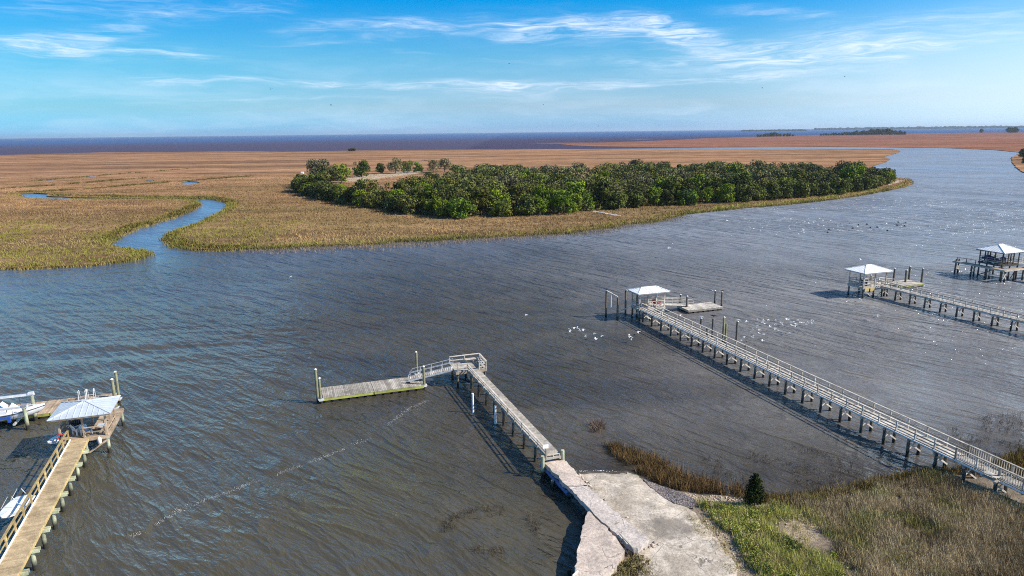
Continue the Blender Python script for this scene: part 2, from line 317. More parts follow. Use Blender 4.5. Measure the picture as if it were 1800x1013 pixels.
# ------------------------------------------------------------------ builders
def tag(o, label=None, cat=None, group=None, kind=None):
    if label: o['label'] = label
    if cat: o['category'] = cat
    if group: o['group'] = group
    if kind: o['kind'] = kind
    return o
def thing(name, label, cat, loc=(0, 0, 0), rz=0.0, group=None):
    o = bpy.data.objects.new(name, None); COL.objects.link(o); o.empty_display_size = 0.3
    o.location = loc; o.rotation_euler = (0, 0, rz)
    return tag(o, label, cat, group)
class MB:
    def __init__(s): s.v = []; s.f = []; s.t = []; s.sm = []
    def add(s, vs, fs, tint=None, smooth=False):
        n = len(s.v); tint = random.uniform(0.68, 1.22) if tint is None else tint
        s.v += [tuple(v) for v in vs]; s.t += [tint] * len(vs)
        s.f += [tuple(i + n for i in f) for f in fs]; s.sm += [smooth] * len(fs); return s
    def box(s, c, d, rz=0.0, tint=None):
        cx, cy, cz = c; a, b_, h = d[0] / 2, d[1] / 2, d[2] / 2; co, si = math.cos(rz), math.sin(rz)
        vs = []
        for z in (-h, h):
            for x, y in ((-a, -b_), (a, -b_), (a, b_), (-a, b_)):
                vs.append((cx + x * co - y * si, cy + x * si + y * co, cz + z))
        return s.add(vs, [(3, 2, 1, 0), (4, 5, 6, 7), (0, 1, 5, 4), (1, 2, 6, 5), (2, 3, 7, 6), (3, 0, 4, 7)], tint)
    def beam(s, p, q, w, h, tint=None):
        p, q = Vector(p), Vector(q); d = (q - p).normalized()
        sd = d.cross(Vector((0, 0, 1)))
        if sd.length < 1e-3: sd = Vector((1, 0, 0))
        sd.normalize(); u = sd.cross(d)
        vs = [c + sd * (x * w / 2) + u * (y * h / 2) for c in (p, q) for x, y in ((-1, -1), (1, -1), (1, 1), (-1, 1))]
        return s.add(vs, [(0, 1, 2, 3), (7, 6, 5, 4), (4, 5, 1, 0), (5, 6, 2, 1), (6, 7, 3, 2), (7, 4, 0, 3)], tint)
    def cyl(s, p, q, r0, r1=None, n=10, tint=None):
        p, q = Vector(p), Vector(q); r1 = r0 if r1 is None else r1; d = (q - p).normalized()
        a = d.orthogonal().normalized(); b_ = d.cross(a)
        vs = [c + (a * math.cos(2 * math.pi * i / n) + b_ * math.sin(2 * math.pi * i / n)) * r for c, r in ((p, r0), (q, r1)) for i in range(n)]
        m = len(s.v)
        s.add(vs, [(i, (i + 1) % n, n + (i + 1) % n, n + i) for i in range(n)], tint, True)
        t = s.t[-1]
        s.add([vs[i] for i in range(n)], [tuple(range(n))[::-1]], t); s.add([vs[n + i] for i in range(n)], [tuple(range(n))], t)
        return s
    def loft(s, rings, tint=1.0, smooth=True, cap=True):
        n = len(rings[0]); vs = [v for r in rings for v in r]
        fs = [(j * n + i, j * n + (i + 1) % n, (j + 1) * n + (i + 1) % n, (j + 1) * n + i) for j in range(len(rings) - 1) for i in range(n)]
        if cap: fs += [tuple(range(n))[::-1], tuple((len(rings) - 1) * n + i for i in range(n))]
        return s.add(vs, fs, tint, smooth)
    def build(s, name, mat, parent=None, label=None):
        me = bpy.data.meshes.new(name); me.from_pydata(s.v, [], s.f); me.update()
        a = me.attributes.new('tint', 'FLOAT_COLOR', 'POINT')
        a.data.foreach_set('color', np.repeat(np.array(s.t, dtype=np.float32), 4))
        me.polygons.foreach_set('use_smooth', s.sm)
        me.materials.append(M[mat] if isinstance(mat, str) else mat)
        o = bpy.data.objects.new(name, me); COL.objects.link(o); o.parent = parent
        if label: o['label'] = label
        return o
def fast_mesh(name, verts, faces, cols=None, mat='grass', parent=None):
    me = bpy.data.meshes.new(name); n, k = faces.shape
    me.vertices.add(len(verts)); me.vertices.foreach_set('co', verts.astype(np.float32).ravel())
    me.loops.add(n * k); me.loops.foreach_set('vertex_index', faces.astype(np.int32).ravel())
    me.polygons.add(n); me.polygons.foreach_set('loop_start', np.arange(0, n * k, k, dtype=np.int32))
    me.polygons.foreach_set('loop_total', np.full(n, k, dtype=np.int32))
    me.update(calc_edges=True)
    if cols is not None:
        a = me.attributes.new('col', 'FLOAT_COLOR', 'POINT')
        a.data.foreach_set('color', np.hstack([cols, np.ones((len(cols), 1))]).astype(np.float32).ravel())
    me.materials.append(M[mat]); o = bpy.data.objects.new(name, me); COL.objects.link(o); o.parent = parent
    return o
def copy_tree(o, parent=None):
    c = o.copy(); COL.objects.link(c); c.parent = parent
    for ch in o.children: copy_tree(ch, c)
    return c

# ------------------------------------------------------------------ water and marsh
def sheet(name, pts, z, mat, skirt=0.0, holes=()):
    loops = [[Vector((p.x, p.y, z)) for p in L] for L in [pts, *holes]]
    tris = tessellate_polygon(loops); allv = [v for L in loops for v in L]
    me = bpy.data.meshes.new(name); vs = [tuple(v) for v in allv]; fs = []
    for t in tris:
        a, b_, c = (allv[i] for i in t)
        fs.append(tuple(t) if (b_ - a).cross(c - a).z > 0 else tuple(reversed(t)))
    if skirt:
        o0 = 0; nv = len(vs)
        vs += [(v.x, v.y, z - skirt) for v in allv]
        for L in loops:
            n = len(L)
            fs += [(o0 + i, o0 + (i + 1) % n, nv + o0 + (i + 1) % n, nv + o0 + i) for i in range(n)]
            o0 += n
    me.from_pydata(vs, [], fs); me.update(); me.materials.append(M[mat])
    o = bpy.data.objects.new(name, me); COL.objects.link(o); return tag(o, kind='structure')
E_ = 20000
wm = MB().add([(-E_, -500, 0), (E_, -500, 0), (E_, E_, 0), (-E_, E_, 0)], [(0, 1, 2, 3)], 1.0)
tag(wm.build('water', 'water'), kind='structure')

def smooth_poly(pts, wob=0.0, step=None):
    """pixel outline -> world outline, with small natural wobble between the traced corners"""
    w = [PF(x, y, 0) for x, y in pts]; o = []
    for i, a in enumerate(w):
        b_ = w[(i + 1) % len(w)]; L = (b_ - a).length; dist = (a.length + b_.length) / 2
        st = dist * 0.012; n = max(1, min(40, int(L / st)))
        nrm = Vector((-(b_ - a).y, (b_ - a).x, 0)); nrm = nrm / max(nrm.length, 1e-6)
        for j in range(n):
            t = j / n; p = a.lerp(b_, t)
            if j: p = p + nrm * random.uniform(-1, 1) * dist * wob
            o.append(p)
    return o
M0 = [(-500, 488), (-200, 481), (0, 474.5), (60, 473), (100, 470.5), (160, 467), (205, 462), (240, 457), (262, 449.5), (248, 444), (228, 441.5), (205, 439), (190, 435), (186, 430), (195, 423), (216, 412.5), (234, 404), (264, 395), (294, 386.5), (329, 372.5), (349, 361), (345, 355), (325, 352.4),
      (250, 351.2), (150, 351.6), (90, 350.8), (60, 349.8), (33, 346), (38, 342), (60, 340.5), (85, 342), (82, 346), (150, 348.6), (250, 349.4), (330, 349.8), (370, 350.5), (400, 355), (405, 361), (400, 370), (380, 380), (356, 393), (318, 405), (299, 414), (294, 424), (306, 433), (343, 440), (385, 441.5), (430, 439), (490, 438), (540, 434), (600, 432), (660, 430), (700, 425.5), (760, 424), (820, 420),
      (870, 417), (920, 415), (960, 412), (1000, 411), (1040, 404), (1075, 401), (1090, 396), (1150, 390.5), (1200, 378), (1230, 374), (1300, 366.5), (1380, 360.5), (1430, 355), (1500, 346), (1550, 337), (1590, 330), (1606, 323), (1598, 316), (1565, 313), (1545, 309), (1534, 292), (1558, 285), (1565, 280.5), (1552, 276), (1575, 270), (1583.5, 265.5), (1569, 262.5),
      (1450, 262.5), (1280, 263.8), (1150, 264.5), (1000, 264.4), (918, 264.6), (800, 265.5), (700, 266), (620, 266.3), (560, 267.5), (500, 268), (400, 266.8), (300, 268), (180, 268), (0, 272), (-400, 278)]
ponds = [[(318, 322.5), (330, 320.6), (346, 321.2), (352, 323), (338, 325), (322, 325.2)], [(252, 318.3), (268, 317.4), (272, 318.8), (256, 319.8)], [(80, 317.5), (96, 315.8), (98, 317.6), (84, 318.8)], [(145, 311), (168, 309), (166, 311), (148, 312.4)], [(212, 298), (226, 297), (222, 298.8)],
         [(720, 285.6), (745, 284.4), (760, 285.2), (735, 286.8)]]
ponds = [[((px_ - sum(q[0] for q in pn) / len(pn)) * 1.05 + sum(q[0] for q in pn) / len(pn), (py_ - sum(q[1] for q in pn) / len(pn)) * 1.3 + sum(q[1] for q in pn) / len(pn)) for px_, py_ in pn] for pn in ponds]
m0 = smooth_poly(M0, 0.0011)
tag(sheet('marsh', m0, 0.35, 'marsh', 0.6, [smooth_poly(p) for p in ponds]), 'brown tidal marsh between the creek and the open sea', kind='structure')
M2 = [(920, 254.6), (982, 255.6), (1005, 258), (1046, 259.6), (1124, 260.6), (1280, 259.6), (1453, 258.6), (1560, 259), (1656, 259.6), (1742, 262.6), (1786, 266.6), (1830, 272), (2400, 300), (2400, 222), (1800, 231), (1700, 232), (1598, 234.4), (1500, 236.4), (1424, 238.4), (1330, 241.5), (1280, 243.5), (1243, 244.6), (1187, 248), (1124, 250.8), (1050, 253), (982, 253.6)]
tag(sheet('far_marsh', smooth_poly(M2, 0.0006), 0.35, 'marsh_red', 0.6), 'russet marsh across the narrow channel', kind='structure')
M3 = [(1777, 278), (1790, 270), (1840, 264), (2300, 262), (2400, 320), (1900, 312), (1800, 304), (1789, 298), (1781, 288)]
tag(sheet('marsh_point', smooth_poly(M3, 0.001), 0.4, 'marsh', 0.6), 'wooded point of land at the river bend', kind='structure')
sheet('sand', smooth_poly([(590, 322), (612, 314), (650, 308.5), (705, 304), (738, 303), (745, 305), (720, 309), (680, 314), (630, 321)], 0.002), 0.40, 'sandy', 0.03)
sheet('sand_bank', smooth_poly([(1560, 323), (1580, 318.5), (1590, 318.5), (1582, 322), (1562, 328)], 0.001), 0.41, 'sandy', 0.03)
for nm, pts in (('islet', [(1100, 247.3), (1130, 246.3), (1150, 247), (1120, 248)]),):
    sheet('mud_' + nm, smooth_poly(pts), 0.3, 'marsh_red', 0.4)

def inpoly(x, y, poly):
    ins = np.zeros(len(x), bool); n = len(poly)
    for i in range(n):
        x0, y0 = poly[i]; x1, y1 = poly[(i + 1) % n]
        if y0 == y1: continue
        c = ((y0 > y) != (y1 > y)) & (x < (x1 - x0) * (y - y0) / (y1 - y0) + x0); ins ^= c
    return ins
def dist_poly(x, y, poly):
    d = np.full(len(x), 1e9); n = len(poly)
    for i in range(n):
        x0, y0 = poly[i]; x1, y1 = poly[(i + 1) % n]; dx, dy = x1 - x0, y1 - y0
        t = np.clip(((x - x0) * dx + (y - y0) * dy) / (dx * dx + dy * dy + 1e-9), 0, 1)
        d = np.minimum(d, np.hypot(x - x0 - t * dx, y - y0 - t * dy))
    return d
def rag(x, y, poly, amt=1.5, seed=91):
    k_ = dist_poly(x, y, poly) + (vnoise(x, y, .9, seed) - .55) * amt > 0; return x[k_], y[k_]
def sample_poly(poly, n, ymax=1e9):
    a = np.array(poly); x0, y0 = a.min(0); x1, y1 = a.max(0); y1 = min(y1, ymax)
    x = rng.uniform(x0, x1, n); y = rng.uniform(y0, y1, n); k = inpoly(x, y, poly)
    return x[k], y[k]
def vnoise(x, y, s, seed=0):
    """cheap value noise for patchiness"""
    r = np.random.default_rng(seed).random((64, 64)); u, v = x / s, y / s; i, j = np.floor(u).astype(int), np.floor(v).astype(int)
    fx, fy = u - i, v - j; fx = fx * fx * (3 - 2 * fx); fy = fy * fy * (3 - 2 * fy)
    g_ = lambda a, b_: r[a % 64, b_ % 64]
    return (g_(i, j) * (1 - fx) + g_(i + 1, j) * fx) * (1 - fy) + (g_(i, j + 1) * (1 - fx) + g_(i + 1, j + 1) * fx) * fy
def blades(name, x, y, z, h, w, cols, K=5, spread=0.2, lean=0.35, var=0.3):
    """K thin leaning blades round every point, as one mesh"""
    n = len(x); X_ = np.repeat(x, K) + rng.normal(0, 1, n * K) * np.repeat(spread * np.ones(n), K); Y_ = np.repeat(y, K) + rng.normal(0, 1, n * K) * np.repeat(spread * np.ones(n), K)
    Zb = np.repeat(z * np.ones(n), K); H = np.repeat(h * np.ones(n), K) * rng.uniform(0.55, 1.2, n * K); Wd = np.repeat(w * np.ones(n), K) * rng.uniform(0.6, 1.3, n * K)
    th = rng.uniform(0, 2 * np.pi, n * K); lx = rng.normal(0, lean, n * K) * H; ly = rng.normal(0, lean, n * K) * H
    cx, sy = np.cos(th) * Wd / 2, np.sin(th) * Wd / 2
    V = np.empty((n * K, 4, 3)); V[:, 0] = np.c_[X_ - cx, Y_ - sy, Zb]; V[:, 1] = np.c_[X_ + cx, Y_ + sy, Zb]
    V[:, 2] = np.c_[X_ + lx + cx * .35, Y_ + ly + sy * .35, Zb + H]; V[:, 3] = np.c_[X_ + lx - cx * .35, Y_ + ly - sy * .35, Zb + H]
    C = np.repeat(np.repeat(cols, K, 0) * rng.uniform(1 - var, 1 + var, (n * K, 1)), 4, 0)
    return fast_mesh(name, V.reshape(-1, 3), np.arange(n * K * 4).reshape(-1, 4), np.clip(C, 0, 1))
def lerpc(a, b_, t): return np.array(a)[None] * (1 - t[:, None]) + np.array(b_)[None] * t[:, None]
m0xy = [(p.x, p.y) for p in m0]
# grass standing on the marsh, denser and greener along the banks
x, y = sample_poly(m0xy, 300000, 420)
keep = rng.random(len(x)) < np.clip(1.5 - (np.hypot(x, y) - 90) / 260, 0.12, 1)
x, y = x[keep], y[keep]
for pn in ponds: kp = ~inpoly(x, y, [(PF(*q).x, PF(*q).y) for q in pn]); x, y = x[kp], y[kp]
d = dist_poly(x, y, m0xy); n1 = vnoise(x, y, 22, 1); n2 = vnoise(x, y + 50, 7, 2)
col = lerpc((0.38, 0.235, 0.105), (0.24, 0.15, 0.06), np.clip(n1 * 1.3 - .1, 0, 1))
n3 = vnoise(x + 11, y * 2.2, 55, 15); col = col * (0.62 + 0.85 * n2)[:, None]; col = col * (0.72 + 0.5 * n3)[:, None]; ol = np.clip((vnoise(x, y * 1.7 + 40, 38, 17) - .5) * 3, 0, 1)[:, None] * .55; col = col * (1 - ol) + np.array((0.20, 0.165, 0.06)) * ol
pale = np.clip((vnoise(x, y, 30, 5) - .5) * 3, 0, 1) * (np.hypot(x, y) < 230)
col = col * (1 - pale[:, None] * .6) + np.array((0.42, 0.31, 0.14)) * pale[:, None] * .6
gr = np.clip(1 - d / 7.0, 0, 1) * 0.95 + np.clip((vnoise(x + 90, y, 16, 9) - .52) * 4, 0, 1) * (x < -60) * .8 * (y < 200)
gr = gr + np.clip((vnoise(x + 30, y, 14, 19) - .36) * 3, 0, 1) * ((x < -55) & (y < 190)) * .9; gr = np.clip(gr, 0, 1); col = col * (1 - gr[:, None]) + np.array((0.22, 0.21, 0.035)) * gr[:, None]
bright = np.clip(((x > 60) & (d < 5) & (y < 290)), 0, 1) * 0.8
col = col * (1 - bright[:, None]) + np.array((0.34, 0.36, 0.06)) * bright[:, None]
tag(blades('marsh_grass', x, y, 0.3, 0.42 + 0.35 * (d < 2.5), 0.14, col, 6, 0.5, 0.6, 0.14), 'straw and rust coloured grass covering the near marsh', kind='stuff')
eb = [(p.x, p.y) for p in m0 if 95 < p.y < 270 and p.length < 330]; ex, ey = [], []
for (ax_, ay_), (bx_, by_) in zip(eb, eb[1:]):
    L_ = math.hypot(bx_ - ax_, by_ - ay_)
    if L_ < 8:
        for _ in range(int(L_ * 16) + 1): t_ = random.random(); ex.append(ax_ + (bx_ - ax_) * t_ + random.gauss(0, .6)); ey.append(ay_ + (by_ - ay_) * t_ + random.gauss(0, .6))
ex, ey = np.array(ex), np.array(ey); vv_ = vnoise(ex, ey, 9, 33)
tag(blades('bank_edge_grass', ex, ey, -.05, .35 + .55 * vv_, .13, lerpc((0.30, 0.22, 0.07), (0.16, 0.155, 0.035), np.clip(vv_ * 1.6 - .3, 0, 1)), 3, .25, .45), 'ragged fringe of grass along the water edge of the marsh', kind='stuff')
# tall dark hedges of cordgrass along the creek banks
def along(pts, step, jit, fn=PF):
    w = [fn(a, b_, 0) for a, b_ in pts]; xs, ys = [], []
    for a, b_ in zip(w, w[1:]):
        n = max(2, int((b_ - a).length / step))
        for j in range(n):
            p = a.lerp(b_, j / n); xs.append(p.x + random.gauss(0, jit)); ys.append(p.y + random.gauss(0, jit))
    return np.array(xs), np.array(ys)
xs, ys = [], []
for pts, st in (([(-60, 337), (0, 333.5), (103, 327), (218, 317), (270, 314)], .12), ([(20, 340), (90, 338), (154, 334), (231, 327.5), (321, 320), (444, 311)], .12), ([(87, 345), (218, 347.6), (333, 348.8), (380, 350), (408, 357)], .08),
               ([(343, 362), (325, 374), (288, 387), (228, 403), (186, 424)], .08), ([(308, 413), (304, 423), (318, 431), (350, 437), (390, 439), (430, 437)], .08), ([(60, 320), (110, 315), (150, 312), (200, 308), (330, 298)], .3)):
    a, b_ = along(pts, st, 0.8); xs.append(a); ys.append(b_)
x, y = np.concatenate(xs), np.concatenate(ys); k_ = vnoise(x, y, 4, 12) > .3; x, y = x[k_], y[k_]
tag(blades('creek_bank_grass', x, y, 0.25, 0.4 + 0.7 * vnoise(x, y, 3, 13), 0.2, lerpc((0.10, 0.09, 0.02), (0.2, 0.14, 0.045), rng.random(len(x))), 5, 0.4, 0.3), 'dark green grass in bands along the creek banks', kind='stuff')
# thin stems standing in the shallows off the marsh edge
a, b_ = along([(430, 440), (540, 437), (660, 433), (760, 427), (880, 420), (960, 415), (1040, 408), (1090, 399), (1200, 381)], 0.03, 2.6)
tag(blades('shallow_reeds', a, b_, -0.05, 0.5, 0.07, lerpc((0.30, 0.22, 0.15), (0.2, 0.15, 0.1), rng.random(len(a))), 3, 0.5, 0.4), 'thin pale reeds in the shallows along the far bank', kind='stuff')

# ------------------------------------------------------------------ near shore
shore_px = [(985, 822), (1015, 833), (1060, 827), (1105, 828), (1125, 838), (1160, 852), (1200, 862), (1240, 870), (1300, 874), (1350, 871), (1400, 870), (1450, 864), (1500, 854), (1550, 840), (1600, 829), (1664, 826), (1700, 819), (1745, 815), (1758, 809), (1778, 799), (1800, 790), (1900, 755)]
land = [(P(a, b_).x, P(a, b_).y) for a, b_ in shore_px] + [(95, 60), (110, 40), (110, 4), (3.2, 4), (3.6, 30), (4.4, 36)]
def height(x, y):
    x = np.atleast_1d(np.asarray(x, float)); y = np.atleast_1d(np.asarray(y, float))
    d = dist_poly(x, y, land) * np.where(inpoly(x, y, land), 1, -1)
    d = d + (vnoise(x, y, 1.7, 21) - .5) * 0.7
    h = np.where(d > 0, 0.72 * (1 - np.exp(-d / 3.2)), np.maximum(0.16 * d, -1.5))
    return h + (vnoise(x, y, 0.9, 22) - .5) * 0.10 * (d > 0.3)
gx, gy = np.meshgrid(np.arange(0, 75, 0.3), np.arange(2, 66, 0.3)); nx, ny = gx.shape[1], gx.shape[0]
gh = height(gx.ravel(), gy.ravel())
idx = np.arange(nx * ny).reshape(ny, nx)
fc = np.stack([idx[:-1, :-1], idx[:-1, 1:], idx[1:, 1:], idx[1:, :-1]], -1).reshape(-1, 4)
go = fast_mesh('ground', np.c_[gx.ravel(), gy.ravel(), gh], fc, None, 'ground')
def pxw(pts, z=0.3): return [(P(a, b_, z).x, P(a, b_, z).y) for a, b_ in pts]
sand = np.zeros(nx * ny)
for poly, k_ in ((pxw([(1392, 920), (1418, 910), (1436, 925), (1422, 948), (1398, 956), (1384, 942)], .6), 1), (pxw([(1370, 880), (1450, 905), (1530, 895), (1560, 900), (1500, 915), (1420, 915), (1360, 895)], .6), .7), (pxw([(1280, 945), (1320, 990), (1330, 1100), (1280, 1100), (1240, 900)], .6), .8), (pxw([(1190, 862), (1330, 866), (1330, 880), (1200, 876)], .3), .9), (pxw([(1050, 1100), (1060, 960), (1400, 1100)], .7), .7)):
    ins = inpoly(gx.ravel(), gy.ravel(), poly); dd = dist_poly(gx.ravel(), gy.ravel(), poly)
    sand = np.maximum(sand, np.where(ins, k_, k_ * np.clip(1 - dd / .6, 0, 1)))
at = go.data.attributes.new('sand', 'FLOAT', 'POINT'); at.data.foreach_set('value', (sand * (0.5 + 0.8 * vnoise(gx.ravel(), gy.ravel(), 0.8, 3))).clip(0, 1).astype(np.float32))
go.data.polygons.foreach_set('use_smooth', np.ones(len(fc), bool)); tag(go, 'brown muddy shore in the bottom right', kind='structure')

def patch(name, pts, dz, mat, step=0.18, thick=0.12, flat=None, edge=0.05):
    """paved or stony area that follows the ground, with a ragged rim"""
    from mathutils.geometry import delaunay_2d_cdt
    rim = []
    for i, a in enumerate(pts):
        b_ = pts[(i + 1) % len(pts)]; L = math.hypot(b_[0] - a[0], b_[1] - a[1]); n = max(1, int(L / 0.25))
        for j in range(n): rim.append((a[0] + (b_[0] - a[0]) * j / n + (random.gauss(0, edge) if j else 0), a[1] + (b_[1] - a[1]) * j / n + (random.gauss(0, edge) if j else 0)))
    ar = np.array(rim); x0, y0 = ar.min(0); x1, y1 = ar.max(0)
    X2, Y2 = np.meshgrid(np.arange(x0, x1, step), np.arange(y0, y1, step)); X2, Y2 = X2.ravel(), Y2.ravel()
    k_ = inpoly(X2, Y2, rim) & (dist_poly(X2, Y2, rim) > step * .5); X2, Y2 = X2[k_], Y2[k_]
    vv = [Vector(p) for p in rim] + [Vector((a, b_)) for a, b_ in zip(X2, Y2)]
    r = delaunay_2d_cdt(vv, [], [list(range(len(rim)))], 1, 1e-5)
    V = np.array([(v.x, v.y) for v in r[0]]); Zt = height(V[:, 0], V[:, 1]) * (0 if flat is not None else 1) + (flat if flat is not None else dz)
    Zt = Zt + (vnoise(V[:, 0], V[:, 1], 0.5, 31) - .5) * 0.05
    nv = len(V); vs = [(a, b_, c) for (a, b_), c in zip(V, Zt)]; fs = [tuple(f) for f in r[2]]
    fs = [f if (vs[f[1]][0] - vs[f[0]][0]) * (vs[f[2]][1] - vs[f[0]][1]) - (vs[f[1]][1] - vs[f[0]][1]) * (vs[f[2]][0] - vs[f[0]][0]) > 0 else f[::-1] for f in fs]
    cnt = {}
    for f in fs:
        for i in range(len(f)): e = (f[i], f[(i + 1) % len(f)]); cnt[e] = 1
    bd = [e for e in cnt if (e[1], e[0]) not in cnt]; mp = {}
    for e in bd:
        for i in e:
            if i not in mp: mp[i] = len(vs); vs.append((vs[i][0] + random.gauss(0, .03), vs[i][1] + random.gauss(0, .03), vs[i][2] - thick))
    fs += [(e[1], e[0], mp[e[0]], mp[e[1]]) for e in bd]
    b = MB(); b.add(vs, fs, 1.0); return b.build(name, mat)
tag(patch('boat_ramp', pxw([(1014, 836), (1060, 829), (1118, 832), (1150, 862), (1175, 885), (1210, 896)], .25) + pxw([(1245, 930), (1290, 990), (1330, 1100), (1150, 1120), (1120, 985), (1098, 940), (1045, 880)], .65), 0.06, 'ramp', thick=0.2, edge=0.11), 'worn sandy concrete boat ramp sloping into the water', 'boat ramp')
tag(patch('pebble_bank', pxw([(1128, 838), (1165, 853), (1198, 866), (1222, 880), (1218, 898), (1185, 890), (1160, 872), (1138, 852)], .3), 0.09, 'gravel'), 'dark pebble heap on the ramp edge', kind='structure')
def slab(px, z, th, name, label, mat, cat='concrete slab', group=None):
    o = patch(name, [(P(a, b_, z).x, P(a, b_, z).y) for a, b_ in px], 0, mat, 0.25, th, z, 0.045); return tag(o, label, cat, group)
GJ = 'broken concrete slabs of the old jetty'
slab([(951.6, 809), (987, 804.5), (1011, 827), (1032, 853), (998, 854), (975, 832)], 1.0, 0.32, 'jetty_slab', 'pale concrete slab at the water end of the jetty, next to the wooden pier', 'concrete', group=GJ)
slab([(999, 855.5), (1033, 854.5), (1052, 872), (1072, 893), (1098, 912), (1070, 926), (1054, 913), (1038, 896), (1018, 876)], 0.98, 0.32, 'jetty_slab', 'longest grey concrete slab in the middle of the jetty', 'concrete_grey', group=GJ)
slab([(1071.5, 927.5), (1099, 914), (1120, 930), (1142, 948), (1128, 961), (1113, 964), (1090, 946)], 0.97, 0.32, 'jetty_slab', 'shortest concrete slab at the landward end of the jetty', 'concrete_grey', group=GJ)
slab([(1033, 900), (1036, 899), (1052, 915), (1068, 928), (1086, 950), (1098, 967), (1085, 985), (1060, 1030), (1030, 1120), (1000, 1120), (1009, 1011), (1016.5, 962), (1024, 930)], 0.93, 1.6, 'seawall', 'wedge shaped concrete seawall top with dark water along its left', 'concrete', 'seawall')
b = MB()     # rubble core carrying the jetty
jl = [P(953, 811, 0.68), P(976, 835, 0.68), P(999, 857, 0.66), P(1020, 879, 0.66), P(1040, 899, 0.66)]; jr = [P(984, 808, 0.68), P(1008, 830, 0.68), P(1030, 855, 0.66), P(1050, 876, 0.66), P(1070, 897, 0.66)]
for i in range(90):
    t = random.random() * (len(jl) - 1.001); k_ = int(t); a = jl[k_].lerp(jl[k_ + 1], t - k_); c_ = jr[k_].lerp(jr[k_ + 1], t - k_); q = a.lerp(c_, random.random() ** 1.6 * .95 + .03)
    s_ = random.uniform(.3, .6); b.box((q.x + .08, q.y, random.uniform(-.1, .42)), (s_, s_ * random.uniform(.6, 1), s_ * .7), random.random() * 3, random.uniform(.6, 1.5))
tag(b.build('rubble_mound', 'rubble'), 'dark rubble piled under the concrete jetty slabs', 'rubble')
b = MB(); b.cyl(P(952, 818, 0.5), P(999, 868, 0.45), 0.16, 0.16, 12, 1.0); tag(b.build('pipe', 'sheet_blue'), 'long blue pipe along the shaded side of the jetty', 'pipe')
b = MB(); b.beam(P(1090, 938, 1.12), P(1113, 963, 1.1), 0.10, 0.08, 1.0); tag(b.build('plank', 'pale_wood'), 'pale plank on edge at the landward tip of the jetty', 'plank')
b = MB(); b.beam(P(1007, 1013, 1.0), P(1016, 1004, 1.0), 0.09, 0.07, 1.0); tag(b.build('plank', 'white'), 'short white timber on the seawall corner at the bottom edge', 'plank')

greenp0 = pxw([(1218, 876), (1260, 878), (1350, 886), (1395, 898), (1400, 912), (1375, 935), (1400, 965), (1470, 985), (1490, 1013), (1490, 1150), (1400, 1150), (1330, 1020), (1290, 960), (1250, 915)], .5)
# loose stones and debris on the shore
def stones(name, polys, n, smin, smax, colr, label):
    x, y = [], []
    for pl, k_ in polys:
        a, c_ = sample_poly(pl, n * k_); x.append(a); y.append(c_)
    x, y = np.concatenate(x), np.concatenate(y); z = height(x, y); s_ = rng.uniform(smin, smax, len(x)); m = len(x)
    base_ = np.array([(1, 0, 0), (0, 1, 0), (-1, 0, 0), (0, -1, 0), (0, 0, 1), (0, 0, -1)], float); fc_ = np.array([(0, 1, 4), (1, 2, 4), (2, 3, 4), (3, 0, 4), (1, 0, 5), (2, 1, 5), (3, 2, 5), (0, 3, 5)])
    V = base_[None] * rng.uniform(.5, 1.3, (m, 6, 3)) * s_[:, None, None]; V[:, :, 2] *= .6; V += np.c_[x, y, z + s_ * .25 + .03][:, None]
    C = np.repeat(np.array(colr)[None] * rng.uniform(.45, 1.25, (m, 1)), 6, 0)
    return tag(fast_mesh(name, V.reshape(-1, 3), (fc_[None] + np.arange(m)[:, None, None] * 6).reshape(-1, 3), C), label, kind='stuff')
stones('shore_stones', [(greenp0, 2), (pxw([(1190, 864), (1330, 868), (1330, 884), (1200, 880)], .4), 3), (pxw([(1370, 882), (1450, 905), (1560, 893), (1560, 905), (1430, 925), (1360, 900)], .6), 4), (pxw([(1280, 945), (1330, 1030), (1330, 1100), (1290, 1100), (1235, 905)], .6), 3), (pxw([(1060, 1000), (1110, 970), (1150, 990), (1150, 1060), (1050, 1060)], .7), 2), (pxw([(1470, 960), (1500, 965), (1500, 1000), (1480, 1000)], .7), 1)], 130, .02, .09, (0.52, 0.42, 0.33), 'pale shell and stone litter on the shore')
stones('pebbles', [(pxw([(1128, 838), (1165, 853), (1198, 866), (1222, 880), (1218, 898), (1185, 890), (1160, 872), (1138, 852)], .3), 5)], 400, .02, .08, (0.24, 0.2, 0.19), 'dark pebbles heaped beside the ramp')

stones('jetty_debris', [(pxw([(1012, 824), (1035, 850), (1056, 870), (1076, 890), (1104, 912), (1146, 948), (1160, 960), (1110, 975), (1150, 955), (1112, 918), (1084, 898), (1060, 870), (1040, 850), (1022, 828)], .5), 6), (pxw([(1066, 930), (1074, 930), (1112, 968), (1100, 972), (1086, 952)], .6), 2)], 120, .05, .2, (0.46, 0.38, 0.33), 'broken concrete lumps along the landward side of the jetty')
# vegetation of the near shore
def plantz(x, y): return height(x, y) - 0.03
brown = pxw([(1375, 885), (1430, 872), (1500, 862), (1560, 845), (1620, 832), (1664, 832), (1690, 850), (1740, 870), (1800, 900), (1900, 945), (1950, 1150), (1470, 1150), (1500, 1013), (1470, 985), (1445, 940), (1430, 915)], .45)
x, y = sample_poly(brown, 9500); x, y = rag(x, y, brown, 1.8)
hole = inpoly(x, y, pxw([(1420, 897), (1500, 891), (1570, 894), (1560, 901), (1480, 912), (1440, 910)], .6)) & (rng.random(len(x)) < .5); x, y = x[~hole], y[~hole]
d = dist_poly(x, y, land); t = np.clip(vnoise(x, y, 2.2, 41) * 1.5 - .25, 0, 1)
col = lerpc((0.30, 0.23, 0.13), (0.52, 0.43, 0.27), t); k_ = np.clip(1 - d / 2.2, 0, 1)[:, None]; col = col * (1 - k_) + np.array((0.22, 0.16, 0.06)) * k_
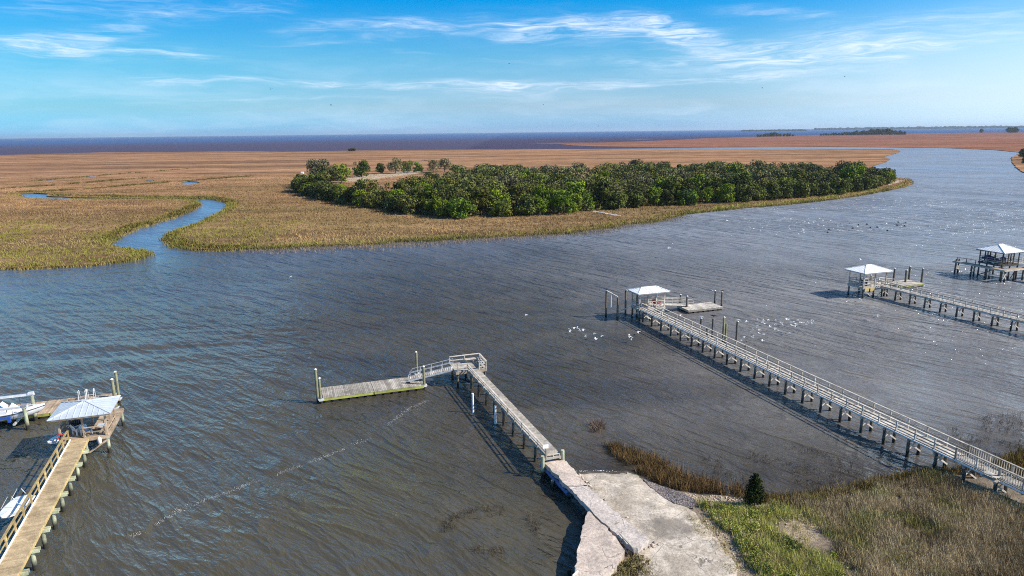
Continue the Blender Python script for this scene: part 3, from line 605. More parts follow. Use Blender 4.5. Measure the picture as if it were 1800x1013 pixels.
gq = (np.clip(vnoise(x, y, 1.5, 44) - .55, 0, 1) * 1.6)[:, None]; col = col * (1 - gq) + np.array((0.24, 0.25, 0.05)) * gq
tag(blades('dry_grass', x, y, plantz(x, y), 0.42 + 0.2 * vnoise(x, y, 1.1, 43), 0.028, col, 15, 0.11, 0.28), 'tall dry brown grass filling the bottom right corner', kind='stuff')
fr = pxw([(1310, 872), (1400, 872), (1460, 864), (1510, 852), (1560, 838), (1610, 828), (1664, 826), (1700, 819), (1745, 815), (1775, 800), (1830, 782), (1880, 800), (1830, 850), (1780, 850), (1700, 835), (1600, 840), (1520, 868), (1400, 892), (1310, 888)], .2)
x, y = sample_poly(fr, 8000)
tag(blades('shore_reeds', x, y, plantz(x, y), 0.5, 0.03, lerpc((0.12, 0.08, 0.035), (0.28, 0.21, 0.06), rng.random(len(x))), 9, 0.13, 0.3), 'dark brown and green reeds fringing the near shore', kind='stuff')
st = pxw([(1062, 783), (1085, 783), (1110, 792), (1150, 806), (1210, 836), (1260, 850), (1315, 862), (1312, 876), (1230, 870), (1180, 862), (1130, 838), (1095, 815)], 0)
x, y = sample_poly(st, 2100); k_ = vnoise(x, y, 1.2, 88) > .3; x, y = x[k_], y[k_]; z = np.maximum(height(x, y), -0.1)
tag(blades('reed_strip', x, y, z, 0.62, 0.03, lerpc((0.09, 0.065, 0.025), (0.26, 0.155, 0.065), rng.random(len(x))), 9, 0.12, 0.3), 'strip of rusty reeds running out into the water', kind='stuff')
x, y = sample_poly(pxw([(1040, 745), (1055, 742), (1062, 752), (1045, 760)], 0), 60)
tag(blades('reed_clump', x, y, -0.05, 0.5, 0.04, lerpc((0.22, 0.16, 0.12), (0.14, 0.1, 0.08), rng.random(len(x))), 10, 0.12, 0.5), 'lone clump of reeds standing in open water', kind='stuff')
sp = []
for pl, n in ((pxw([(1230, 800), (1400, 775), (1560, 828), (1480, 852), (1350, 862), (1260, 830)]), 1500), (pxw([(1660, 735), (1800, 720), (1800, 790), (1700, 800)]), 1300), (pxw([(775, 905), (800, 900), (800, 960), (780, 955)]), 50), (pxw([(800, 945), (880, 960), (930, 925), (945, 935), (890, 975), (800, 968)]), 110), (pxw([(820, 900), (930, 895), (940, 915), (830, 908)]), 60)):
    sp.append(sample_poly(pl, n))
rg_ = [P(862 + 80 * math.cos(t_) * random.gauss(1, .07), 933 + 37 * math.sin(t_) * random.gauss(1, .1)) for t_ in rng.uniform(0, 6.283, 420)]; sp.append((np.array([q.x for q in rg_]), np.array([q.y for q in rg_])))
x, y = np.concatenate([a for a, _ in sp]), np.concatenate([c_ for _, c_ in sp]); k_ = vnoise(x, y, 1.6, 51) > .42; x, y = x[k_], y[k_]
tag(blades('drowned_stems', x, y, -0.05, 0.3, 0.022, lerpc((0.05, 0.04, 0.03), (0.12, 0.09, 0.06), rng.random(len(x))), 3, 0.07, 0.45), 'sparse dark stems poking out of the shallow water', kind='stuff')
def leafclumps(name, poly, n, h, label, cA, cB, K=60, size=0.05, rad=0.22, drop=0.0):
    x, y = sample_poly(poly, n); x, y = rag(x, y, poly)
    if drop: k0 = vnoise(x, y, 1.3, 61) > drop; x, y = x[k0], y[k0]
    m = len(x); z = height(x, y); rr = rng.uniform(.6, 1.25, m) * rad; hh = h * rng.uniform(.6, 1.2, m)
    X_ = np.repeat(x, K) + rng.normal(0, .5, m * K) * np.repeat(rr, K); Y_ = np.repeat(y, K) + rng.normal(0, .5, m * K) * np.repeat(rr, K)
    u = rng.random(m * K) ** .7; Z_ = np.repeat(z, K) + u * np.repeat(hh, K)
    a = rng.normal(0, 1, (m * K, 3)); a /= np.linalg.norm(a, axis=1)[:, None]; c_ = rng.normal(0, 1, (m * K, 3)); c_ = np.cross(a, c_); c_ /= np.linalg.norm(c_, axis=1)[:, None]
    s_ = size * rng.uniform(.5, 1.4, (m * K, 1)); C0 = np.c_[X_, Y_, Z_]
    V = np.stack([C0 - a * s_ - c_ * s_ * .5, C0 + a * s_ - c_ * s_ * .5, C0 + a * s_ + c_ * s_ * .5, C0 - a * s_ + c_ * s_ * .5], 1)
    t = np.clip(vnoise(x, y, 1.4, 62) * 1.4 - .2, 0, 1); cc = np.repeat(lerpc(cA, cB, t), K, 0) * rng.uniform(.6, 1.35, (m * K, 1))
    return tag(fast_mesh(name, V.reshape(-1, 3), np.arange(m * K * 4).reshape(-1, 4), np.repeat(np.clip(cc, 0, 1), 4, 0)), label, kind='stuff')
greenp = pxw([(1218, 876), (1260, 878), (1350, 886), (1395, 898), (1400, 912), (1375, 935), (1400, 965), (1470, 985), (1490, 1013), (1490, 1150), (1400, 1150), (1330, 1020), (1290, 960), (1250, 915)], .5)
leafclumps('green_shrubs', greenp, 1150, 0.42, 'bright green low shrubs beside the ramp', (0.33, 0.35, 0.07), (0.14, 0.16, 0.035), 70, 0.038, 0.2, .5)
leafclumps('straw_shrubs', greenp, 620, 0.36, 'straw coloured dead shrubs among the green ones', (0.50, 0.42, 0.25), (0.34, 0.27, 0.15), 50, 0.03, 0.22, .5)
mixp = pxw([(1370, 884), (1440, 900), (1475, 940), (1520, 1013), (1520, 1150), (1440, 1150), (1440, 1000), (1385, 960), (1360, 920)], .6)
x, y = sample_poly(greenp, 3300); x, y = rag(x, y, greenp, 1.2); x2, y2 = sample_poly(mixp, 1300); k2_ = vnoise(x2, y2, 1.1, 67) > .45; x, y = np.r_[x, x2[k2_]], np.r_[y, y2[k2_]]
tag(blades('green_grass', x, y, plantz(x, y), 0.2 + 0.4 * vnoise(x, y, .8, 66), 0.024, lerpc((0.40, 0.44, 0.08), (0.50, 0.42, 0.2), rng.random(len(x))), 9, 0.12, 0.3), 'green and straw grass among the shrubs', kind='stuff')
weed = pxw([(1205, 890), (1245, 912), (1290, 965), (1330, 1040), (1300, 1060), (1255, 975), (1215, 930), (1190, 905)], .55)
x, y = sample_poly(weed, 420); k_ = vnoise(x, y, .7, 93) > .5; x, y = x[k_], y[k_]
tag(blades('ramp_weeds', x, y, height(x, y), 0.22, 0.02, lerpc((0.30, 0.30, 0.08), (0.46, 0.34, 0.18), rng.random(len(x))), 8, 0.09, 0.4), 'scattered weeds creeping over the right edge of the ramp', kind='stuff')
x, y = sample_poly(pxw([(1385, 912), (1425, 902), (1445, 925), (1428, 958), (1395, 968), (1376, 945)], .6), 160)
tag(blades('sand_weeds', x, y, height(x, y), 0.24, 0.02, lerpc((0.34, 0.32, 0.09), (0.5, 0.4, 0.22), rng.random(len(x))), 8, 0.1, 0.4), 'thin weeds on the small sandy gap among the shrubs', kind='stuff')
corner = pxw([(1060, 1013), (1090, 985), (1108, 970), (1130, 972), (1150, 988), (1152, 1020), (1150, 1100), (1035, 1100)], .8)
leafclumps('corner_shrubs', corner, 230, 0.36, 'olive shrubs growing between the seawall and the ramp', (0.17, 0.19, 0.06), (0.20, 0.15, 0.07), 55, 0.045, 0.2, .25)
x, y = sample_poly(corner, 700)
tag(blades('corner_grass', x, y, plantz(x, y), 0.35, 0.024, lerpc((0.26, 0.24, 0.08), (0.3, 0.2, 0.1), rng.random(len(x))), 8, 0.12, 0.45), 'rusty grass at the landward end of the jetty', kind='stuff')

# ------------------------------------------------------------------ trees
def crown_cols(n, A, B_): return lerpc(A, B_, rng.random(n)) * rng.uniform(.65, 1.3, (n, 1))
def make_crown(name, mat, h, r, z0, nl, nq, A, B_, size, parent, squash=.8, conic=False, sky=False):
    lobes = []
    for i in range(nl):
        u = random.random(); zz = z0 + (h - z0) * (0.15 + .8 * u); k_ = math.sqrt(max(.12, 1 - ((u - .4) / .75) ** 2)) if not conic else (1 - u ** 1.6 * .7)
        a = random.random() * 6.283; rr = r * k_ * random.uniform(.25, .8); lobes.append((rr * math.cos(a), rr * math.sin(a), zz, r * (random.uniform(.2, .36) if nl < 60 else random.uniform(.25, .4)) * (1 if not conic else k_)))
    L = np.array(lobes); w = L[:, 3] ** 2; pick = rng.choice(nl, nq, p=w / w.sum()); Lp = L[pick]
    dr = rng.normal(0, 1, (nq, 3)); dr /= np.linalg.norm(dr, axis=1)[:, None]; rad = Lp[:, 3:4] * rng.uniform(.72, 1.1, (nq, 1)); C0 = Lp[:, :3] + dr * rad * np.array((1, 1, squash))
    C0[:, 2] = np.maximum(C0[:, 2], z0 * .6)
    nrm = dr + rng.normal(0, .55, (nq, 3)); nrm /= np.linalg.norm(nrm, axis=1)[:, None]
    a = np.cross(nrm, rng.normal(0, 1, (nq, 3))); a /= np.linalg.norm(a, axis=1)[:, None]; c_ = np.cross(nrm, a); s_ = size * rng.uniform(.5, 1.4, (nq, 1))
    V = np.stack([C0 - a * s_ * .9 - c_ * s_ * .5, C0 + a * s_ * .4 - c_ * s_ * .8, C0 + a * s_ + c_ * s_ * .4, C0 - a * s_ * .3 + c_ * s_ * .8], 1)
    lc = crown_cols(nl, A, B_)[pick] * rng.uniform(.7, 1.3, (nq, 1))
    return fast_mesh(name, V.reshape(-1, 3), np.arange(nq * 4).reshape(-1, 4), np.repeat(np.clip(lc, 0, 1), 4, 0), mat, parent), lobes
def make_tree(name, mat, h, r, z0, A, B_, nl=34, nq=3000, size=.25, **kw):
    root = thing(name, 'x', 'tree')
    cr, lobes = make_crown('crown', mat, h, r, z0, nl, nq, A, B_, size, root, **kw)
    b = MB(); top = h * .6; b.cyl((0, 0, -.3), (r * .03, 0, top * .5), r * .065, r * .05, 7, 1.0); b.cyl((r * .03, 0, top * .5), (0, r * .04, top), r * .05, r * .025, 7, 1.0)
    for lx, ly, lz, lr in lobes[:6]: b.cyl((r * .02, 0, min(top * .7, lz * .6)), (lx * .85, ly * .85, lz), r * .028, r * .008, 5, 1.0)
    b.build('trunk', 'bark', root); return root
DK, OL, GY, BR = ((0.045, 0.054, 0.012), (0.098, 0.102, 0.022)), ((0.10, 0.105, 0.028), (0.165, 0.155, 0.05)), ((0.12, 0.11, 0.055), (0.20, 0.175, 0.10)), ((0.11, 0.16, 0.016), (0.19, 0.24, 0.02))
kinds = {'dark': [make_tree('evergreen_tree', 'leaf', 7.6, 4.3, .0, *DK) for _ in range(3)], 'olive': [make_tree('oak_tree', 'leaf', 7.8, 5.3, .4, *OL) for _ in range(4)],
         'grey': [make_tree('oak_tree', 'leaf', 8.1, 5.1, .8, *GY, nq=2300) for _ in range(3)], 'bright': [make_tree('broadleaf_tree', 'leaf_bright', 8.0, 4.4, .0, *BR) for _ in range(3)],
         'edge': [make_tree('shrub_tree', 'leaf', 5.0, 4.2, .0, (0.075, 0.095, 0.02), (0.14, 0.14, 0.035)) for _ in range(3)]}
used = {k_: 0 for k_ in kinds}
def put_tree(kind, p, s_, label, group, sz=1.0):
    L = kinds[kind]; i = used[kind]; used[kind] += 1; src = L[i % len(L)]; o = src if i < len(L) else copy_tree(src)
    o.location = p; o.rotation_euler = (0, 0, random.random() * 6.28); o.scale = (s_, s_, s_ * sz); tag(o, label, 'tree', group); return o
front = [(516, 338), (560, 351), (620, 363), (700, 376), (770, 384), (800, 386), (860, 384), (960, 381), (1030, 376), (1100, 368), (1200, 363), (1300, 357), (1400, 351), (1480, 343), (1540, 333), (1562, 325)]
ftop = [(500, 333), (530, 310), (560, 302), (580, 314), (620, 320), (690, 324), (720, 316), (760, 306), (820, 296), (880, 292), (950, 289), (1500, 289), (1545, 292), (1570, 306)]
pts = []
fpx, fpy = zip(*front); tpx, tpy = zip(*ftop)
tries = 0
forest = [(PF(a, c_).x, PF(a, c_).y) for a, c_ in front] + [(168, 300), (160, 330), (120, 345), (0, 345), (-90, 340), (-104, 300)]
cand = []
while tries < 16000 and len(cand) < 520:
    tries += 1
    x_, y_ = random.uniform(-105, 175), random.uniform(180, 350)
    if not inpoly(np.array([x_]), np.array([y_]), forest)[0]: continue
    de = dist_poly(np.array([x_]), np.array([y_]), [(PF(a, c_).x, PF(a, c_).y) for a, c_ in front] + [(300, 900), (-300, 900)])[0]
    sp_ = 4.3 if de < 6 else 7.4
    if any((x_ - a) ** 2 + (y_ - c_) ** 2 < sp_ ** 2 for a, c_, *_ in cand): continue
    h_ = (5.0 if de < 4 else 8.0)
    tx, ty = Q((x_, y_, h_ + .3))
    if ty < np.interp(tx, tpx, tpy) - 3: continue
    cand.append((x_, y_, de, tx))
cand.sort(key=lambda c: c[2]); cand = cand[:300]
ZN = [(700, 'western end'), (880, 'left half'), (1120, 'middle'), (1340, 'right half'), (9999, 'eastern end')]
for x_, y_, de, tx in cand:
    zone = next(n for l_, n in ZN if tx < l_); u = random.random()
    if de < 4.5: kd = 'edge' if u < .62 else ('bright' if u < .74 else 'dark')
    elif de < 14: kd = 'dark' if u < .4 else ('olive' if u < .78 else ('bright' if u < .93 else 'grey'))
    else: kd = 'olive' if u < .5 else ('grey' if u < .78 else ('dark' if u < .95 else 'bright'))
    if 925 < tx < 1035 and de < 12: kd = 'bright'
    depth = 'on the water side' if de < 4.5 else ('just behind the front row' if de < 14 else 'deep inside')
    word = {'edge': 'low bushy olive tree', 'dark': 'dark green dense tree', 'olive': 'olive green rounded tree', 'grey': 'greyish thin leaved tree', 'bright': 'bright green leafy tree'}[kd]
    if de < 4.5 and kd != 'edge': s_ = random.uniform(.62, .85)
    else: s_ = random.uniform(.85, 1.12)
    put_tree(kd, (x_, y_, .3), s_, '%s %s of the island wood, %s' % (word, depth, zone), 'trees of the island wood', random.uniform(.9, 1.06))
fx, fy = sample_poly(forest, 150000); tq = np.array([Q((a, c_, 6.5)) for a, c_ in zip(fx, fy)]); kp = (tq[:, 1] > np.interp(tq[:, 0], tpx, tpy) + 4); fx, fy = fx[kp][:60000], fy[kp][:60000]; m_ = len(fx)
fe = dist_poly(fx, fy, [(PF(a, c_).x, PF(a, c_).y) for a, c_ in front] + [(300, 900), (-300, 900)]); C0 = np.c_[fx, fy, .2 + rng.random(m_) ** .8 * np.clip(1.5 + fe * .8, 1.5, 6.3)]
a_ = rng.normal(0, 1, (m_, 3)); a_ /= np.linalg.norm(a_, axis=1)[:, None]; c2 = np.cross(a_, rng.normal(0, 1, (m_, 3))); c2 /= np.linalg.norm(c2, axis=1)[:, None]; s2 = rng.uniform(.2, .42, (m_, 1))
V = np.stack([C0 - a_ * s2, C0 + c2 * s2 * .8, C0 + a_ * s2, C0 - c2 * s2 * .8], 1)
tag(fast_mesh('undergrowth', V.reshape(-1, 3), np.arange(m_ * 4).reshape(-1, 4), np.repeat(lerpc((0.07, 0.08, 0.02), (0.15, 0.14, 0.05), rng.random(m_)), 4, 0)), 'tangled olive undergrowth between the trees of the island wood', kind='stuff')
special = [('dark', 636, 312, 287.5, 'round dark evergreen standing behind the sandy clearing'), ('grey', 560, 326, 293, 'pale bare crowned tree at the far left of the wood'), ('bright', 601, 322, 297, 'bright green tree just left of the sandy clearing'), ('olive', 578, 327, 301, 'small olive tree between the pale tree and the bright tree'), ('dark', 668, 306, 291, 'dark low tree right of the round evergreen'),
           ('grey', 695, 306, 286, 'grey wispy tree behind the sandy clearing'), ('olive', 716, 305, 289, 'olive tree in the row behind the clearing, next to the wispy grey one'), ('bright', 735, 304, 290, 'light green tree in the row behind the clearing'), ('grey', 762, 304, 288, 'grey tree at the right end of the row behind the clearing'), ('grey', 782, 303, 286, 'wispy grey tree where the far row meets the wood')]
for kd, px_, yb, yt, lb in special:
    p = PF(px_, yb, .3); p2 = Vector((p.x, p.y, 8)); hpx = Q(p)[1] - Q(p2)[1]; s_ = (yb - yt) / hpx * (7.7 / 8.6); put_tree(kd, p, s_ * 1.4, lb, 'trees behind the sandy clearing')
# small juniper on the near shore
jt = thing('juniper', 'small dark cone shaped juniper on the near shore among green shrubs', 'tree', (*P(1326, 886, .5).xy, .45))
make_crown('crown', 'leaf', 2.2, .72, .05, 110, 9000, (0.016, 0.024, 0.006), (0.04, 0.045, 0.012), .04, jt, squash=1.5, conic=True)
b = MB(); b.cyl((0, 0, -.2), (0, 0, 1.5), .07, .02, 7, 1.0); b.build('trunk', 'bark', jt)
# far clumps of trees on the marsh
for k_, (px_, yb, s_) in enumerate([(1332, 240.6, 1.0), (1337, 240.6, 1.1), (1342, 240.4, 1.1), (1346, 240.2, 1.3), (1350, 240, 1.4), (1355, 240, 1.6), (1360, 240, 1.7), (1366, 239.6, 1.5), (1372, 239.6, 1.2), (1378, 239.4, 1.1), (1384, 239.3, 1.3), (1388, 239.2, 1.2), (1394, 239, .8)]):
    put_tree('dark', PF(px_, yb + 1.5, .3), s_ * 1.0, 'far dark tree in the left clump on the russet marsh horizon', 'left clump of far marsh trees')
for k_ in range(34):
    px_ = 1443 + k_ * 4.45; s_ = np.interp(px_, [1443, 1480, 1520, 1560, 1590], [.8, 1.2, 1.9, 2.3, 1.3]) * random.uniform(.85, 1.2)
    put_tree('dark', PF(px_, np.interp(px_, [1443, 1590], [239, 236.6]), .3), s_, 'far dark tree in the long clump on the russet marsh horizon', 'long clump of far marsh trees')
put_tree('dark', PF(1724, 232.5, .3), 1.9, 'lone far dark tree on the russet marsh horizon', None)
for px_ in (1773, 1777, 1781, 1785): put_tree('dark', PF(px_, 232, .3), 2.4, 'far dark tree in the small right hand clump on the horizon', 'right clump of far marsh trees')
for px_, s_ in ((614, .5), (618, .62), (623, .55)): put_tree('dark', PF(px_, 267.5, .3), s_, 'small dark tree at the sea edge of the marsh beyond the wood', 'trees at the sea edge of the marsh')
for px_, yb, s_ in ((1798, 276, .9), (1806, 280, 1.1), (1815, 276, 1.0), (1803, 288, .7)): put_tree('dark', PF(px_, yb, .3), s_, 'dark tree on the right hand point cut by the photo edge', 'trees on the right hand point')
def far_land(name, pts, h, dist, mat):
    b = MB(); n = len(pts); fr_ = []; bk = []
    for px_ in pts:
        d_ = raydir(px_, 240); d_.z = 0; d_.normalize(); hh = h * random.uniform(.7, 1.15); fr_.append((d_ * dist, hh)); bk.append((d_ * (dist + 1500), hh * 1.05))
    vs = []
    for (p, hh), (q, h2) in zip(fr_, bk): vs += [(p.x, p.y, 0.2), (p.x, p.y, hh), (q.x, q.y, h2)]
    b.add(vs, [f for i in range(n - 1) for f in ((i * 3, i * 3 + 3, i * 3 + 4, i * 3 + 1), (i * 3 + 1, i * 3 + 4, i * 3 + 5, i * 3 + 2))], 1.0)
    return b.build(name, mat)
M['far_wood'] = plain('far_woodland', (0.035, 0.06, 0.05), 1.0, 0, .3, 0.002)
tag(far_land('far_shore', list(np.arange(1430, 2300, 3.0)), 26, 9000, 'far_wood'), 'thin blue wooded shore on the right horizon', kind='structure')
tag(far_land('far_island', list(np.arange(1303, 1418, 2.0)), 14, 7000, 'far_wood'), 'thin wooded island on the horizon', kind='structure')

# ------------------------------------------------------------------ docks
A_ = R(18.6)
def loc2w(org, x, y, z=0.0):
    return Vector((org[0] + x * math.cos(A_) - y * math.sin(A_), org[1] + x * math.sin(A_) + y * math.cos(A_), z))
def planks(b, x0, x1, y0, y1, z, w=0.145, gap=0.012, th=0.045, across=True, jit=0.0):
    if across:
        y_ = y0
        while y_ < y1 - .02: b.box(((x0 + x1) / 2 + random.gauss(0, jit), y_ + w / 2, z - th / 2 + random.gauss(0, .003)), (x1 - x0 + random.gauss(0, jit), w, th), 0, random.uniform(.84, 1.12)); y_ += w + gap
    else:
        x_ = x0
        while x_ < x1 - .02: b.box((x_ + w / 2, (y0 + y1) / 2, z - th / 2 + random.gauss(0, .003)), (w, y1 - y0, th)); x_ += w + gap
def rail_run(b, p, q, zt, zd, mids=(0.5,), step=1.6, post=0.09, top=(0.14, 0.04), drop=0.28, bal=False):
    p, q = Vector(p), Vector(q); L = (q - p).length; n = max(1, round(L / step))
    for i in range(n + 1):
        c = p.lerp(q, i / n); zb = zd(c) - drop; b.box((c.x, c.y, (zb + zt(c)) / 2), (post, post, zt(c) - zb), math.atan2((q - p).y, (q - p).x))
    P3 = lambda c, z: (c.x, c.y, z)
    b.beam(P3(p, zt(p)), P3(q, zt(q)), top[0], top[1])
    for m_ in mids:
        f = lambda c: zd(c) + (zt(c) - zd(c)) * m_
        b.beam(P3(p, f(p)), P3(q, f(q)), 0.035, 0.09)
    if bal:
        m_ = int(L / .16)
        for i in range(m_):
            c = p.lerp(q, (i + .5) / m_); b.box((c.x, c.y, (zd(c) + .08 + zt(c)) / 2), (.035, .035, zt(c) - zd(c) - .08))
def pile(b, x, y, z0, z1, r=0.13, tint=None):
    b.cyl((x, y, z0), (x + random.gauss(0, .03), y + random.gauss(0, .03), z1 + random.uniform(-.015, .015)), r * 1.05 * random.uniform(.88, 1.1), r * .92, 10, tint)
def pier(label, org, Wd, y0, y1, zd, zr, rails, bents, mats, skew=0.0, bal_from=None, pipe=False, group='long wooden piers', ext=-0.6, mids=(0.5,), postr=.12, brace=True):
    """walkway from local y0 (shore) to y1; rails: 'L','R'"""
    rt_ = thing('pier', label, 'pier', (org[0], org[1], 0), A_ + R(skew), group)
    dm, rm, pm, bm_ = mats
    b = MB(); planks(b, 0, Wd, y0, y1, zd, jit=.008); b.build('deck', dm, rt_)
    b = MB()
    for x_ in (0.02, Wd / 2, Wd - .02): b.box((x_, (y0 + y1) / 2, zd - .045 - .11), (.05, y1 - y0, .2))
    b.build('joist', rm, rt_)
    for s_, x_ in (('L', -0.03), ('R', Wd + .03)):
        if s_ not in rails: continue
        b = MB(); yb = bal_from if bal_from is not None else y0
        if y1 > yb: rail_run(b, (x_, yb, 0), (x_, y1, 0), lambda c: zr, lambda c: zd, mids)
        if bal_from is not None: rail_run(b, (x_, y0, 0), (x_, yb, 0), lambda c: zr + .02, lambda c: zd, (.1,), bal=True)
        b.build('railing', rm, rt_)
    for y_ in bents:
        for x_ in (0.04, Wd - .04):
            b = MB(); pile(b, x_, y_, ext, zd - .28, postr); b.build('piling', pm, rt_)
        b = MB(); b.box((Wd / 2, y_, zd - .33), (Wd + .3, .12, .16)); b.build('pile_cap', rm, rt_)
        if brace:
            for s_ in (-1, 1):
                b = MB(); b.beam((0.0 if s_ > 0 else Wd, y_ - .14 * s_, zd - .5), (Wd if s_ > 0 else 0.0, y_ - .14 * s_, max(zd - 1.3, .1)), .05, .11, random.uniform(1.1, 1.4)); b.build('cross_brace', bm_, rt_)
    if pipe:
        b = MB(); b.cyl((-.12, y0, zd - .1), (-.12, y1, zd - .1), .06, .06, 8, 1.0); b.build('pipe', 'white', rt_, 'white water pipe along the near side')
    return rt_
def gazebo(label, org, x0, x1, y0, y1, zf, ze, zt, ridge, mats, over=.45, posts=(3, 3), railz=.85, rail_sides='LFRB', zbot=-.5, skew=0, extra_y=0.0, rg=None):
    """roofed pavilion; rectangle is the floor, roof overhangs"""
    rt_ = thing('gazebo', label, 'gazebo', (org[0], org[1], 0), A_ + R(skew), 'roofed pavilions at the pier heads')
    roofm, wm_, pm = mats
    b = MB(); planks(b, x0, x1, y0, y1 + extra_y, zf); b.build('floor', wm_, rt_)
    b = MB()
    for y_ in (y0 + .03, (y0 + y1) / 2, y1 + extra_y - .03): b.box(((x0 + x1) / 2, y_, zf - .16), (x1 - x0, .08, .2))
    for x_ in (x0 + .03, x1 - .03): b.box((x_, (y0 + y1 + extra_y) / 2, zf - .165), (.06, y1 + extra_y - y0 - .16, .2))
    b.build('floor_frame', wm_, rt_)
    xs_ = np.linspace(x0 + .12, x1 - .12, posts[0]); ys_ = np.linspace(y0 + .12, y1 - .12, posts[1])
    for i, x_ in enumerate(xs_):
        for j, y_ in enumerate(ys_):
            if 0 < i < posts[0] - 1 and 0 < j < posts[1] - 1: continue
            b = MB(); b.box((x_, y_, (zf + ze) / 2 + .04), (.13, .13, ze - zf + .02)); b.build('post', wm_, rt_)
    for x_ in (x0 + .15, (x0 + x1) / 2, x1 - .15):
        for y_ in (y0 + .15, y1 + extra_y - .15):
            b = MB(); pile(b, x_, y_, zbot, zf - .26, .13); b.build('piling', pm, rt_)
    for p_, q_ in (((x0 + .2, y0 + .02, zf - .4), (x0 + 1.5, y0 + .02, .25)), ((x1 - .2, y0 + .02, zf - .4), (x1 - 1.5, y0 + .02, .25)), ((x0 + .1, y0 + .3, zf - .4), (x0 + .1, y1 - .3, .25))): b = MB(); b.beam(p_, q_, .05, .13, 1.2); b.build('cross_brace', wm_, rt_)
    b = MB(); a0, a1, b0, b1 = x0 - over, x1 + over, y0 - over, y1 + over; yc, xc = (b0 + b1) / 2, (a0 + a1) / 2; r0, r1 = xc - ridge / 2, xc + ridge / 2; t_ = .05
    vs = [(a0, b0, ze), (a1, b0, ze), (a1, b1, ze), (a0, b1, ze), (r0, yc, zt), (r1, yc, zt)]; vs += [(v[0], v[1], v[2] - t_ - .02 * (i > 3)) for i, v in enumerate(vs)]
    b.add(vs, [(0, 1, 5, 4), (1, 2, 5), (2, 3, 4, 5), (3, 0, 4), (7, 6, 10, 11), (8, 7, 11), (9, 8, 11, 10), (6, 9, 10), (1, 0, 6, 7), (2, 1, 7, 8), (3, 2, 8, 9), (0, 3, 9, 6)], 1.0)
    rf = b.build('roof', roofm, rt_)
    b = MB()     # standing seams run up the slopes
    for side in range(4):
        n_ = int(((a1 - a0) if side % 2 == 0 else (b1 - b0)) / .4)
        for i in range(1, n_):
            t = i / n_
            if side % 2 == 0:
                x_ = a0 + (a1 - a0) * t; yb_ = b0 if side == 0 else b1; lim = min((x_ - a0) / (r0 - a0) if r0 > a0 else 1, (a1 - x_) / (a1 - r1), 1); p = (x_, yb_, ze + .015); q = (x_, yb_ + (yc - yb_) * lim, ze + (zt - ze) * lim + .015)
            else:
                y_ = b0 + (b1 - b0) * t; xb_ = a1 if side == 1 else a0; lim = min((y_ - b0) / (yc - b0), (b1 - y_) / (b1 - yc), 1); xr = r1 if side == 1 else r0; p = (xb_, y_, ze + .015); q = (xb_ + (xr - xb_) * lim, y_, ze + (zt - ze) * lim + .015)
            b.beam(p, q, .03, .035, .92)
    for c in ((a0, b0, 0), (a1, b0, 1), (a1, b1, 1), (a0, b1, 0)): b.beam((c[0], c[1], ze + .02), (r1 if c[2] else r0, yc, zt + .03), .10, .04, 1.05)
    b.beam((r0, yc, zt + .03), (r1, yc, zt + .03), .12, .04, 1.05); b.build('seam', roofm, rf)
    b = MB()
    for p, q in (((a0 + .1, b0 + .06), (a1 - .1, b0 + .06)), ((a1 - .06, b0 + .1), (a1 - .06, b1 - .1)), ((a0 + .06, b0 + .1), (a0 + .06, b1 - .1))): b.beam((*p, ze - .11), (*q, ze - .11), .05, .1, .8)
    b.build('eave_beam', wm_, rt_)
    zt_ = lambda c: zf + railz; zd_ = lambda c: zf
    for ch, p_, q_, md in (('L', (x0 + .05, y0 + .2, 0), (x0 + .05, y1 - .2, 0), (.3, .6)), ('R', (x1 - .05, y0 + .2, 0), (x1 - .05, y1 - .2, 0), (.3, .6)), ('B', (x0 + .2, y1 - .05, 0), (x1 - .2, y1 - .05, 0), (.3, .6)), ('F', (x0 + .2, y0 + .05, 0), (x1 - .2, y0 + .05, 0), (.5,)),
                           ('f', (x0 + .2, y0 + .05, 0), (x0 + (x1 - x0) * .33, y0 + .05, 0), (.5,)), ('g', (x1 - (x1 - x0) * .5, y0 + .05, 0), (x1 - .2, y0 + .05, 0), (.5,))):
        if ch in rail_sides: b = MB(); rail_run(b, p_, q_, zt_, zd_, md, 1.4, .07); b.build('railing', rg or wm_, rt_)
    return rt_
def float_dock(label, org, x0, x1, y0, y1, z, seams, mats, skew=0.0, across_x=True, group='floating docks', moss=False):
    rt_ = thing('floating_dock', label, 'floating dock', (org[0], org[1], 0), A_ + R(skew), group)
    xs_ = [x0] + list(seams) + [x1]
    for i in range(len(xs_) - 1):
        a, c_ = xs_[i] + (.05 if i else 0), xs_[i + 1] - (.05 if i < len(xs_) - 2 else 0)
        b = MB(); planks(b, a, c_, y0, y1, z, w=.14, gap=.014, across=not across_x); b.build('deck', mats[0], rt_)
        b = MB()
        for y_ in (y0 + .03, y1 - .03): b.box(((a + c_) / 2, y_ + (.0), z - .17), (c_ - a, .06, .22))
        for x_ in (a + .03, c_ - .03): b.box((x_, (y0 + y1) / 2, z - .172), (.06, y1 - y0 - .14, .22))
        b.build('fascia', mats[1], rt_)
        b = MB(); n_ = max(3, int((c_ - a) / .75))
        for k2 in range(n_):
            for y_ in (y0 + .4, y1 - .4): b = MB(); b.box((a + (c_ - a) * (k2 + .5) / n_, y_, z - .42), ((c_ - a) / n_ * .66, .7, .34), 0, 1.0); b.build('pontoon', 'black', rt_)
    return rt_
